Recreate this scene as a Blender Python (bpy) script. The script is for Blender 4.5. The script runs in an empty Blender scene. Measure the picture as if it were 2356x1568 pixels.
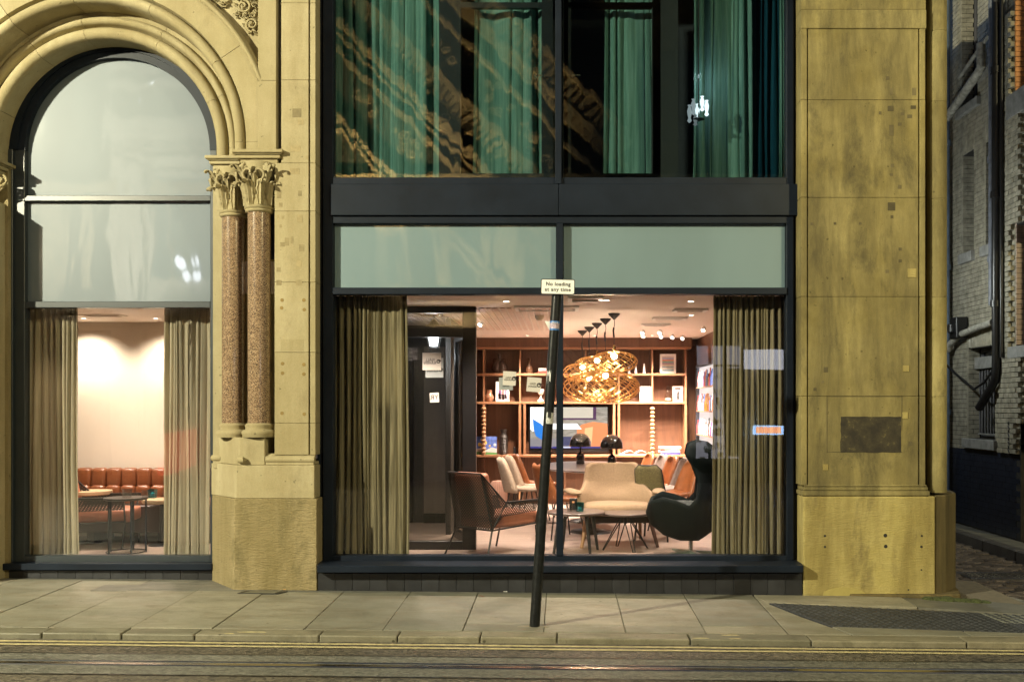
import bpy, bmesh, math, random
from mathutils import Vector, Matrix
random.seed(7)
R = math.radians
sc = bpy.context.scene
COL = sc.collection

# ------------------------------------------------------------------ camera, world, sun, exposure
CAMY, CAMZ, F = -9.0, 1.67, 2295.0
cam_d = bpy.data.cameras.new('camera'); cam = bpy.data.objects.new('camera', cam_d); COL.objects.link(cam)
cam.location = (0, CAMY, CAMZ); cam.rotation_euler = (R(90), 0, 0)
cam_d.sensor_width = 36; cam_d.lens = F / 2356 * 36
cam_d.shift_x = -113 / 2356; cam_d.shift_y = 152 / 2356
cam_d.clip_end = 300; cam_d.clip_start = .1
sc.camera = cam
LDIR = Vector((-.25, 1.0, -.7)).normalized()           # direction of the soft fill sun added over the whole scene
w = bpy.data.worlds.new('World'); sc.world = w; w.use_nodes = True
nt = w.node_tree; bg = nt.nodes['Background']
sky = nt.nodes.new('ShaderNodeTexSky'); sky.sky_type = 'NISHITA'; sky.sun_disc = False
sky.sun_elevation = math.asin(-LDIR.z); sky.sun_rotation = math.atan2(-LDIR.x, -LDIR.y)
nt.links.new(sky.outputs[0], bg.inputs[0]); bg.inputs[1].default_value = .014
sl = bpy.data.lights.new('fill_sun', 'SUN'); so = bpy.data.objects.new('fill_sun', sl); COL.objects.link(so)
sl.energy = .24; sl.angle = R(40); sl.color = (1, .93, .74)
so.rotation_euler = LDIR.to_track_quat('-Z', 'Y').to_euler()
sc.view_settings.view_transform = 'Standard'; sc.view_settings.look = 'None'
sc.view_settings.gamma = 1; sc.view_settings.use_curve_mapping = False
sc.view_settings.exposure = 1.45
sc.cycles.use_denoising = True
sc.cycles.max_bounces = 10; sc.cycles.transparent_max_bounces = 24; sc.cycles.diffuse_bounces = 4
sc.cycles.glossy_bounces = 4; sc.cycles.sample_clamp_indirect = 6; sc.cycles.sample_clamp_direct = 0
sc.cycles.caustics_reflective = False; sc.cycles.caustics_refractive = False

def lamp(name, kind, loc, energy, col, size=.05, aim=None, cone=80, blend=.6):
    d = bpy.data.lights.new(name, kind); d.energy = energy; d.color = col
    o = bpy.data.objects.new(name, d); COL.objects.link(o); o.location = loc
    d.shadow_soft_size = size
    if kind == 'SPOT':
        d.spot_size = R(cone); d.spot_blend = blend
        o.rotation_euler = (Vector(aim) - Vector(loc)).to_track_quat('-Z', 'Y').to_euler()
    return o

# a point measured in the photograph (2356 px wide) at its real distance Y behind the facade
def P(x, y, Y):
    k = (Y - CAMY) / F
    return Vector(((x - 1291) * k, Y, CAMZ - (y - 936) * k))
def PX(x, Y): return (x - 1291) * (Y - CAMY) / F
def PZ(y, Y): return CAMZ - (y - 936) * (Y - CAMY) / F
def gz(x, y=0): return -.01 * x + .02 * min(y, 0)      # the pavement's fall
def rz(x): return -.078 - .01 * x                        # the road's fall

# ------------------------------------------------------------------ materials
def new_mat(name):
    m = bpy.data.materials.new(name); m.use_nodes = True
    n = m.node_tree; return m, n.nodes, n.links, n.nodes['Principled BSDF']
def ramp(nodes, stops):
    r = nodes.new('ShaderNodeValToRGB'); e = r.color_ramp.elements
    e[0].position, e[0].color = stops[0][0], c4(stops[0][1])
    e[1].position, e[1].color = stops[-1][0], c4(stops[-1][1])
    for p, c in stops[1:-1]:
        k = e.new(p); k.color = c4(c)
    return r
def c4(c):
    if isinstance(c, (int, float)): return (c, c, c, 1)
    return (c[0], c[1], c[2], 1)
def coords(nodes, links, world=True, scale=(1, 1, 1)):
    if world:
        g = nodes.new('ShaderNodeNewGeometry'); src = g.outputs['Position']
    else:
        g = nodes.new('ShaderNodeTexCoord'); src = g.outputs['Object']
    mp = nodes.new('ShaderNodeMapping'); mp.inputs['Scale'].default_value = scale
    links.new(src, mp.inputs[0]); return mp.outputs[0]
def noise(nodes, links, vec, scale, detail=4, rough=.6, dist=0):
    n = nodes.new('ShaderNodeTexNoise'); n.inputs['Scale'].default_value = scale
    n.inputs['Detail'].default_value = detail; n.inputs['Roughness'].default_value = rough
    n.inputs['Distortion'].default_value = dist
    links.new(vec, n.inputs['Vector']); return n.outputs['Fac']
def mix(nodes, links, fac, a, b, mode='MIX'):
    m = nodes.new('ShaderNodeMix'); m.data_type = 'RGBA'; m.blend_type = mode
    for s, v in ((0, fac), (6, a), (7, b)):
        if hasattr(v, 'is_linked') or hasattr(v, 'links'): links.new(v, m.inputs[s])
        else: m.inputs[s].default_value = v if s == 0 else c4(v)
    return m.outputs[2]
def bump(nodes, links, h, strength, dist, bsdf, prev=None):
    b = nodes.new('ShaderNodeBump'); b.inputs['Strength'].default_value = strength; b.inputs['Distance'].default_value = dist
    links.new(h, b.inputs['Height'])
    if prev is not None: links.new(prev, b.inputs['Normal'])
    links.new(b.outputs[0], bsdf.inputs['Normal']); return b.outputs[0]

def pbr(name, col, rough=.5, metal=0, var=.15, scale=6, bmp=0, bscale=40, coat=0, world=False, spec=None, rnd=0, emit=None, stretch=(1, 1, 1)):
    m, n, l, b = new_mat(name)
    v = coords(n, l, world, stretch)
    f = noise(n, l, v, scale)
    dark = tuple(c * (1 - var) for c in col[:3]); light = tuple(min(1, c * (1 + var)) for c in col[:3])
    r = ramp(n, [(.3, dark), (.7, light)]); l.new(f, r.inputs[0]); out = r.outputs[0]
    if rnd:
        oi = n.new('ShaderNodeObjectInfo'); rr = ramp(n, [(0, 1 - rnd), (1, 1 + rnd)])
        rr.color_ramp.elements[1].color = (1 + rnd, 1 + rnd, 1 + rnd, 1)
        l.new(oi.outputs['Random'], rr.inputs[0]); out = mix(n, l, 1.0, out, rr.outputs[0], 'MULTIPLY')
    l.new(out, b.inputs['Base Color'])
    b.inputs['Roughness'].default_value = rough; b.inputs['Metallic'].default_value = metal
    if coat: b.inputs['Coat Weight'].default_value = coat; b.inputs['Coat Roughness'].default_value = .06
    if spec is not None: b.inputs['Specular IOR Level'].default_value = spec
    if bmp: bump(n, l, noise(n, l, v, bscale, 5), bmp, .01, b)
    if emit: b.inputs['Emission Color'].default_value = c4(emit[0]); b.inputs['Emission Strength'].default_value = emit[1]
    return m

def stone_mat(name, base, pale, dirt, stain, amount, tool=0.0):
    m, n, l, b = new_mat(name)
    v = coords(n, l); vs = coords(n, l, True, (1, 1, .16))
    f1 = noise(n, l, v, 1.7, 7, .68, .15)
    r1 = ramp(n, [(.3, base), (.72, pale)]); l.new(f1, r1.inputs[0])
    oi = n.new('ShaderNodeObjectInfo'); ro = ramp(n, [(0, (.80, .78, .72)), (1, (1.0, 1.0, 1.0))]); l.new(oi.outputs['Random'], ro.inputs[0])
    c = mix(n, l, 1, r1.outputs[0], ro.outputs[0], 'MULTIPLY')
    f2 = noise(n, l, vs, 3.6, 7, .7, .25); r2 = ramp(n, [(.5 - .12 * amount, 0), (.68, 1)]); l.new(f2, r2.inputs[0])
    sc1 = n.new('ShaderNodeMath'); sc1.operation = 'MULTIPLY'; sc1.inputs[1].default_value = min(1, .75 * amount); l.new(r2.outputs[0], sc1.inputs[0])
    c = mix(n, l, sc1.outputs[0], c, dirt)
    f3 = noise(n, l, coords(n, l, True, (1, 1, .45)), 3.1, 8, .72, .25); r3 = ramp(n, [(.60 - .05 * amount, 0), (.74, 1)]); l.new(f3, r3.inputs[0])
    sc2 = n.new('ShaderNodeMath'); sc2.operation = 'MULTIPLY'; sc2.inputs[1].default_value = min(1, .8 * amount); l.new(r3.outputs[0], sc2.inputs[0])
    c = mix(n, l, sc2.outputs[0], c, stain)
    fg = noise(n, l, v, 130, 3, .7); rg = ramp(n, [(.3, .86), (.75, 1.06)]); rg.color_ramp.elements[1].color = (1.08, 1.08, 1.08, 1); l.new(fg, rg.inputs[0])
    c = mix(n, l, 1, c, rg.outputs[0], 'MULTIPLY')
    fp = noise(n, l, v, 23, 2, .5); rp = ramp(n, [(.24, .45), (.29, 1)]); l.new(fp, rp.inputs[0])
    c = mix(n, l, .8, c, rp.outputs[0], 'MULTIPLY')
    l.new(c, b.inputs['Base Color']); b.inputs['Roughness'].default_value = .88; b.inputs['Specular IOR Level'].default_value = .25
    p = bump(n, l, noise(n, l, v, 60, 6, .7), .25, .006, b)
    p = bump(n, l, noise(n, l, v, 6, 4, .6), .35, .02, b, p)
    if tool:
        vt = coords(n, l, True, (14, 14, 60)); ft = noise(n, l, vt, 1.0, 3, .6, 1.6)
        bump(n, l, ft, tool, .03, b, p)
    return m

STONE = stone_mat('sandstone', (.35, .30, .17), (.47, .41, .265), (.25, .20, .10), (.22, .18, .10), .85)
STONET = stone_mat('tooled_sandstone', (.35, .285, .155), (.46, .385, .235), (.22, .175, .08), (.13, .11, .05), 1.4, .6)
SOOT = stone_mat('weathered_sandstone', (.27, .22, .075), (.50, .43, .20), (.105, .088, .042), (.06, .052, .03), 1.7)
SOOTB = stone_mat('weathered_base_stone', (.40, .33, .11), (.52, .44, .19), (.19, .145, .05), (.12, .095, .05), 1.1, .4)
SOOTD = stone_mat('grimy_sandstone', (.15, .115, .05), (.21, .16, .07), (.06, .05, .025), (.05, .04, .02), 1.3)
PATCH = pbr('stone_repair', (.26, .21, .11), .9, var=.2, scale=20, bmp=.2, world=True, rnd=.3)
MORTAR = pbr('mortar', (.13, .11, .075), .95, var=.2, scale=20, world=True)

def granite_mat():
    m, n, l, b = new_mat('red_granite'); v = coords(n, l)
    vo = n.new('ShaderNodeTexVoronoi'); vo.inputs['Scale'].default_value = 185; l.new(v, vo.inputs['Vector'])
    bw = n.new('ShaderNodeSeparateColor'); l.new(vo.outputs['Color'], bw.inputs[0])
    r = ramp(n, [(0, (.07, .048, .035)), (.18, (.11, .07, .048)), (.30, (.19, .125, .075)), (.6, (.30, .20, .12)), (.85, (.38, .28, .18)), (1, (.40, .33, .24))])
    r.color_ramp.interpolation = 'CONSTANT'; l.new(bw.outputs[0], r.inputs[0])
    l.new(r.outputs[0], b.inputs['Base Color']); b.inputs['Roughness'].default_value = .16; b.inputs['Coat Weight'].default_value = .4
    return m
GRANITE = granite_mat()

def glass_mat(name, tint=(1, 1, 1), wave=.0, wscale=(1, 1, 1), boost=1.0, rot=0, gr=0.0):
    m, n, l, b = new_mat(name); n.remove(b); out = n['Material Output']
    t = n.new('ShaderNodeBsdfTransparent'); t.inputs[0].default_value = c4(tint)
    g = n.new('ShaderNodeBsdfGlossy'); g.inputs['Roughness'].default_value = gr
    fr = n.new('ShaderNodeFresnel'); fr.inputs['IOR'].default_value = 1.5
    mu = n.new('ShaderNodeMath'); mu.operation = 'MULTIPLY'; mu.inputs[1].default_value = 1.0 * boost; l.new(fr.outputs[0], mu.inputs[0]); mu.use_clamp = True
    ge = n.new('ShaderNodeNewGeometry'); ma = n.new('ShaderNodeMath'); ma.operation = 'MULTIPLY_ADD'; ma.inputs[1].default_value = 1 / 1.5 - 1.5; ma.inputs[2].default_value = 1.5
    l.new(ge.outputs['Backfacing'], ma.inputs[0]); l.new(ma.outputs[0], fr.inputs['IOR'])
    if wave:
        v = coords(n, l, True, wscale); v.node.inputs['Rotation'].default_value = (0, R(rot), 0); f = noise(n, l, v, 1.0, 2, .5, .5)
        bp = n.new('ShaderNodeBump'); bp.inputs['Strength'].default_value = wave; bp.inputs['Distance'].default_value = .02
        l.new(f, bp.inputs['Height']); l.new(bp.outputs[0], g.inputs['Normal'])
    mx = n.new('ShaderNodeMixShader'); l.new(mu.outputs[0], mx.inputs[0]); l.new(t.outputs[0], mx.inputs[1]); l.new(g.outputs[0], mx.inputs[2])
    l.new(mx.outputs[0], out.inputs[0]); return m
GLASS = glass_mat('window_glass', (.95, .94, .935), .05, (1.5, 1, .6))
GLASSU = glass_mat('upper_window_glass', (.80, .86, .86), .06, (3, 1, .8), 1.6, 42, .022)
GLASSI = glass_mat('door_glass', (.72, .72, .70), 0, (1, 1, 1), .6)
GLASSC = glass_mat('clear_tumbler_glass', (.85, .85, .85), 0)
TEALG = glass_mat('teal_glass', (.10, .55, .60), 0)

def panel_mat(name, col, wave):
    m, n, l, b = new_mat(name)
    v = coords(n, l, True, (1, 1, .35)); f = noise(n, l, v, 1.2, 3, .5)
    r = ramp(n, [(.35, tuple(c * .9 for c in col)), (.7, tuple(c * 1.08 for c in col))]); l.new(f, r.inputs[0]); l.new(r.outputs[0], b.inputs['Base Color'])
    b.inputs['Roughness'].default_value = .5; b.inputs['Coat Weight'].default_value = 1; b.inputs['Coat Roughness'].default_value = .035; b.inputs['Coat IOR'].default_value = 1.7
    vw = coords(n, l, True, (2.2, 1, .8)); fw = noise(n, l, vw, 1.0, 2, .5, .5)
    bp = n.new('ShaderNodeBump'); bp.inputs['Strength'].default_value = wave; bp.inputs['Distance'].default_value = .02
    l.new(fw, bp.inputs['Height']); l.new(bp.outputs[0], b.inputs['Coat Normal']); return m
PANEL = panel_mat('pale_green_backpainted_glass', (.155, .23, .26), .14)
PANELA = panel_mat('pale_grey_backpainted_glass', (.115, .15, .185), .18)

FRAME = pbr('dark_blue_grey_paint', (.009, .0135, .023), .42, var=.25, scale=3, bmp=.05, bscale=120, world=True, spec=.18)
FRAMEL = pbr('grey_blue_paint', (.06, .075, .08), .35, var=.12, scale=3, world=True)
TILE = pbr('dark_plinth_tile', (.020, .021, .025), .42, var=.3, scale=7, bmp=.1, bscale=90, world=True, rnd=.3)
BLACK = pbr('black_metal', (.012, .012, .013), .38, var=.2, scale=10)
BLACKP = pbr('chipped_black_post_paint', (.010, .011, .012), .32, var=.5, scale=30, bmp=.2, bscale=60, world=True, spec=.3)
WHITE = pbr('white_paint', (.75, .75, .73), .5, var=.05)
PAPER = pbr('white_paper', (.82, .80, .77), .8, var=.06)
INK = pbr('black_ink', (.015, .015, .018), .6, var=.1)
STEEL = pbr('brushed_steel', (.55, .56, .55), .25, 1, var=.1)
BRASS = pbr('brass', (.85, .55, .22), .22, 1, var=.1)

def flag_mat(name, a, b_, dirt, sc_=1.1):
    m, n, l, b = new_mat(name)
    v = coords(n, l, True, (1, 3.2, 1)); v2 = coords(n, l)
    r = ramp(n, [(.3, a), (.7, b_)]); l.new(noise(n, l, v, sc_, 5, .6, .5), r.inputs[0])
    oi = n.new('ShaderNodeObjectInfo'); ro = ramp(n, [(0, (.66, .68, .66)), (1, (1, .97, .90))]); l.new(oi.outputs['Random'], ro.inputs[0])
    c = mix(n, l, 1, r.outputs[0], ro.outputs[0], 'MULTIPLY')
    r2 = ramp(n, [(.47, 0), (.72, .8)]); l.new(noise(n, l, v, 2.6, 6, .7, .8), r2.inputs[0]); c = mix(n, l, r2.outputs[0], c, dirt)
    rg = ramp(n, [(.35, .75), (.7, 1.1)]); rg.color_ramp.elements[1].color = (1.1, 1.1, 1.1, 1); l.new(noise(n, l, v2, 160, 3, .7), rg.inputs[0]); c = mix(n, l, 1, c, rg.outputs[0], 'MULTIPLY')
    rp = ramp(n, [(.25, .35), (.29, 1)]); l.new(noise(n, l, v2, 17, 2, .5), rp.inputs[0]); c = mix(n, l, .5, c, rp.outputs[0], 'MULTIPLY')
    vg = n.new('ShaderNodeTexVoronoi'); vg.inputs['Scale'].default_value = 5.5; l.new(v2, vg.inputs['Vector'])
    rv = ramp(n, [(.045, 1), (.075, 0)]); l.new(vg.outputs['Distance'], rv.inputs[0]); c = mix(n, l, rv.outputs[0], c, tuple(k * .55 for k in dirt))
    r4 = ramp(n, [(.55, 0), (.68, .45)]); l.new(noise(n, l, v2, 1.7, 7, .7, 1.5), r4.inputs[0]); c = mix(n, l, r4.outputs[0], c, tuple(k * .7 for k in dirt))
    l.new(c, b.inputs['Base Color'])
    rr = ramp(n, [(.3, .42), (.7, .75)]); l.new(noise(n, l, v2, 3, 5), rr.inputs[0]); l.new(rr.outputs[0], b.inputs['Roughness'])
    p = bump(n, l, noise(n, l, v2, 90, 5, .7), .2, .004, b); bump(n, l, noise(n, l, v2, 5, 3), .2, .01, b, p); return m
FLAG = flag_mat('york_stone_flag', (.21, .205, .165), (.315, .30, .245), (.15, .125, .08))
KERB = flag_mat('gritstone_kerb', (.18, .165, .12), (.28, .26, .195), (.085, .078, .045), 2)
CONC = flag_mat('pale_concrete', (.13, .13, .115), (.21, .205, .18), (.075, .07, .06), 3)

def asphalt_mat(name, a, c_, sp):
    m, n, l, b = new_mat(name); v = coords(n, l)
    vo = n.new('ShaderNodeTexVoronoi'); vo.inputs['Scale'].default_value = 45; l.new(v, vo.inputs['Vector'])
    r = ramp(n, [(0, a), (1, c_)]); sep = n.new('ShaderNodeSeparateColor'); l.new(vo.outputs['Color'], sep.inputs[0]); l.new(sep.outputs[0], r.inputs[0])
    vl = coords(n, l, True, (.4, 3, 1)); r2 = ramp(n, [(.3, .8), (.7, 1.1)]); r2.color_ramp.elements[1].color = (1.25, 1.25, 1.25, 1); l.new(noise(n, l, vl, 1.3, 5), r2.inputs[0])
    c = mix(n, l, 1, r.outputs[0], r2.outputs[0], 'MULTIPLY')
    r3 = ramp(n, [(.66, 0), (.70, 1)]); l.new(noise(n, l, v, 60, 2), r3.inputs[0]); c = mix(n, l, r3.outputs[0], c, sp)
    l.new(c, b.inputs['Base Color']); b.inputs['Roughness'].default_value = .55
    p = bump(n, l, vo.outputs['Distance'], .5, .006, b); bump(n, l, noise(n, l, v, 40, 4), .4, .01, b, p); return m
ASPH = asphalt_mat('worn_asphalt', (.022, .020, .017), (.125, .108, .080), (.16, .145, .11))
STRIP = asphalt_mat('rail_bed_concrete', (.060, .060, .052), (.15, .148, .125), (.04, .038, .034))
YELLOW = pbr('worn_yellow_road_paint', (.42, .36, .19), .7, var=.3, scale=20, bmp=.4, bscale=150, world=True)
TACT = pbr('dark_tactile_paving', (.030, .032, .036), .6, var=.3, scale=12, bmp=.3, bscale=120, world=True, rnd=.15)
TACTL = pbr('grey_tactile_base', (.16, .165, .14), .6, var=.25, scale=12, bmp=.3, bscale=120, world=True)
SETT = pbr('wet_dark_sett', (.10, .082, .068), .30, var=.35, scale=9, bmp=.4, bscale=40, world=True, rnd=.4)
SETTB = pbr('buff_sett', (.24, .16, .085), .5, var=.35, scale=9, bmp=.4, bscale=40, world=True, rnd=.3)
MOSS = pbr('moss', (.05, .062, .018), .95, var=.5, scale=40, bmp=1, bscale=60, world=True)
RAIL = pbr('polished_rail_steel', (.42, .40, .37), .22, 1, var=.15, scale=8, world=True, stretch=(.3, 5, 5))
GBRICK = pbr('glazed_cream_brick', (.32, .30, .235), .22, var=.32, scale=9, bmp=.15, bscale=25, world=True, rnd=.12)
OBRICK = pbr('orange_lamplit_brick', (.62, .27, .09), .5, var=.15, scale=14, bmp=.15, bscale=25, world=True, rnd=.12)  # orange lamplight on the upper reveal is put into the brick colour
PBRICK = pbr('pink_lamplit_brick', (.42, .32, .27), .35, var=.15, scale=14, bmp=.1, bscale=25, world=True, rnd=.12)  # lower lit reveal: pinkish lamplight put into the brick colour
DBRICK = pbr('blue_black_glazed_brick', (.016, .020, .034), .35, var=.3, scale=8, bmp=.15, bscale=25, world=True)
BMORT = pbr('dark_mortar', (.025, .023, .020), .95, var=.3, world=True)
PIPEG = pbr('grey_painted_pipe', (.12, .13, .16), .45, var=.3, scale=9, bmp=.2, world=True)
PIPEP = pbr('peeling_pale_pipe', (.30, .29, .25), .6, var=.5, scale=16, bmp=.5, world=True)
SILLS = pbr('alley_sill_stone', (.22, .22, .21), .8, var=.3, scale=9, bmp=.3, world=True)

def curtain_mat(name, a, b_, tr=.35, sx=150):
    m, n, l, b = new_mat(name); n.remove(b); out = n['Material Output']
    v = coords(n, l, False, (sx, sx, 1.2)); r = ramp(n, [(.3, a), (.7, b_)]); l.new(noise(n, l, v, 1, 3), r.inputs[0])
    d = n.new('ShaderNodeBsdfDiffuse'); t = n.new('ShaderNodeBsdfTranslucent'); mx = n.new('ShaderNodeMixShader'); mx.inputs[0].default_value = tr
    l.new(r.outputs[0], d.inputs[0]); l.new(r.outputs[0], t.inputs[0]); l.new(d.outputs[0], mx.inputs[1]); l.new(t.outputs[0], mx.inputs[2]); l.new(mx.outputs[0], out.inputs[0]); return m
CURT = curtain_mat('olive_curtain_fabric', (.12, .11, .07), (.46, .42, .28), .35, 60)
CURTL = curtain_mat('sage_curtain_fabric', (.42, .39, .30), (.66, .62, .50), .45, 60)
CURTU = curtain_mat('green_curtain_fabric', (.075, .165, .145), (.175, .30, .265), .15, 40)
CURTB = curtain_mat('blue_curtain_fabric', (.006, .035, .06), (.012, .06, .09), .1, 40)

def wood_mat(name, a, b_, rough=.45, axis=(14, 14, 1), sc_=1.2):
    m, n, l, b = new_mat(name); v = coords(n, l, True, axis)
    r = ramp(n, [(.25, a), (.75, b_)]); l.new(noise(n, l, v, sc_, 6, .65, 1.0), r.inputs[0])
    oi = n.new('ShaderNodeObjectInfo'); ro = ramp(n, [(0, .82), (1, 1)]); l.new(oi.outputs['Random'], ro.inputs[0])
    l.new(mix(n, l, 1, r.outputs[0], ro.outputs[0], 'MULTIPLY'), b.inputs['Base Color']); b.inputs['Roughness'].default_value = rough
    bump(n, l, noise(n, l, v, 3, 4), .08, .005, b); return m
WOOD = wood_mat('walnut_panelling', (.085, .036, .018), (.16, .073, .036))
WOODE = wood_mat('oak_shelf_edge', (.25, .115, .055), (.36, .18, .09), axis=(1, 14, 14))
WOODL = wood_mat('light_oak', (.32, .17, .075), (.45, .26, .13), axis=(14, 14, 2))
PLANK = wood_mat('grey_wood_floor', (.30, .23, .19), (.48, .38, .32), .35, (1.2, 12, 12), 1.4)
WALLP = pbr('woven_cream_wallpaper', (.54, .48, .40), .85, var=.06, scale=60, bmp=.3, bscale=300, world=True, stretch=(1, 1, 3))
CEIL = pbr('white_ceiling', (.74, .66, .60), .9, var=.02, world=True)
DARKW = pbr('dark_lobby_wall', (.05, .047, .043), .7, var=.2, scale=4, world=True)
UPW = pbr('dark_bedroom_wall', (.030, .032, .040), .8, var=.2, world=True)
TAN = pbr('tan_leather', (.25, .088, .032), .34, var=.25, scale=7, bmp=.25, bscale=30)
TANS = pbr('cognac_sofa_leather', (.15, .05, .019), .32, var=.25, scale=6, bmp=.2, bscale=30)
CUSH = pbr('terracotta_cushion_leather', (.34, .135, .08), .42, var=.15, scale=7, bmp=.15, bscale=60)
BEIGE = pbr('beige_upholstery', (.46, .37, .28), .9, var=.12, scale=30, bmp=.3, bscale=200)
GREYU = pbr('taupe_upholstery', (.20, .155, .135), .85, var=.15, scale=30, bmp=.3, bscale=200)
BOUC = pbr('cream_boucle', (.26, .185, .115), 1.0, var=.22, scale=90, bmp=1.0, bscale=120)
EGG = pbr('dark_green_felt', (.002, .006, .0065), .85, var=.2, scale=40, bmp=.2, bscale=150, spec=.15)
EGGI = pbr('charcoal_felt', (.03, .04, .042), .85, var=.2, scale=40)
DTOP = pbr('dark_table_top', (.10, .075, .068), .28, var=.2, scale=8)
GLOSS = pbr('gloss_black_lamp', (.010, .009, .009), .08, var=.1, coat=1)
def perf_mat(name, col, scale, thr, under):
    m, n, l, b = new_mat(name)
    v = coords(n, l, False); vo = n.new('ShaderNodeTexVoronoi'); vo.inputs['Scale'].default_value = scale; vo.inputs['Randomness'].default_value = .0; vo.voronoi_dimensions = '2D'
    sx = n.new('ShaderNodeSeparateXYZ'); cx = n.new('ShaderNodeCombineXYZ'); ad = n.new('ShaderNodeMath'); a2 = n.new('ShaderNodeMath'); a3 = n.new('ShaderNodeMath'); l.new(v, sx.inputs[0]); l.new(sx.outputs[0], ad.inputs[0]); l.new(sx.outputs[1], ad.inputs[1]); l.new(ad.outputs[0], a2.inputs[0]); l.new(sx.outputs[2], a2.inputs[1]); a3.operation = 'SUBTRACT'; l.new(ad.outputs[0], a3.inputs[0]); l.new(sx.outputs[2], a3.inputs[1]); l.new(a2.outputs[0], cx.inputs[0]); l.new(a3.outputs[0], cx.inputs[1])
    l.new(cx.outputs[0], vo.inputs['Vector']); lt = n.new('ShaderNodeMath'); lt.operation = 'LESS_THAN'; lt.inputs[1].default_value = thr; l.new(vo.outputs['Distance'], lt.inputs[0])
    b.inputs['Base Color'].default_value = c4(col); b.inputs['Roughness'].default_value = .45
    t = n.new('ShaderNodeBsdfTransparent'); mx = n.new('ShaderNodeMixShader'); l.new(lt.outputs[0], mx.inputs[0]); l.new(b.outputs[0], mx.inputs[1]); l.new(t.outputs[0], mx.inputs[2])
    l.new(mx.outputs[0], n['Material Output'].inputs[0]); return m
PERF = perf_mat('perforated_black_steel', (.016, .013, .012), 30, .27, None)
WOVEN = pbr('green_woven_back', (.10, .088, .034), .8, var=.7, scale=120, bmp=.8, bscale=120)
def emis(name, col, s):
    m, n, l, b = new_mat(name); b.inputs['Base Color'].default_value = (0, 0, 0, 1); b.inputs['Emission Color'].default_value = c4(col); b.inputs['Emission Strength'].default_value = s; b.inputs['Roughness'].default_value = .4; return m
BULB = emis('warm_bulb_glow', (1, .72, .42), 30)
COOL = emis('cool_lamp_glow', (.85, .93, 1), 5)
DOWN = emis('downlight_glow', (1, .85, .7), 12)
EXITG = emis('exit_sign_green', (.02, .55, .2), .9)

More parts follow.
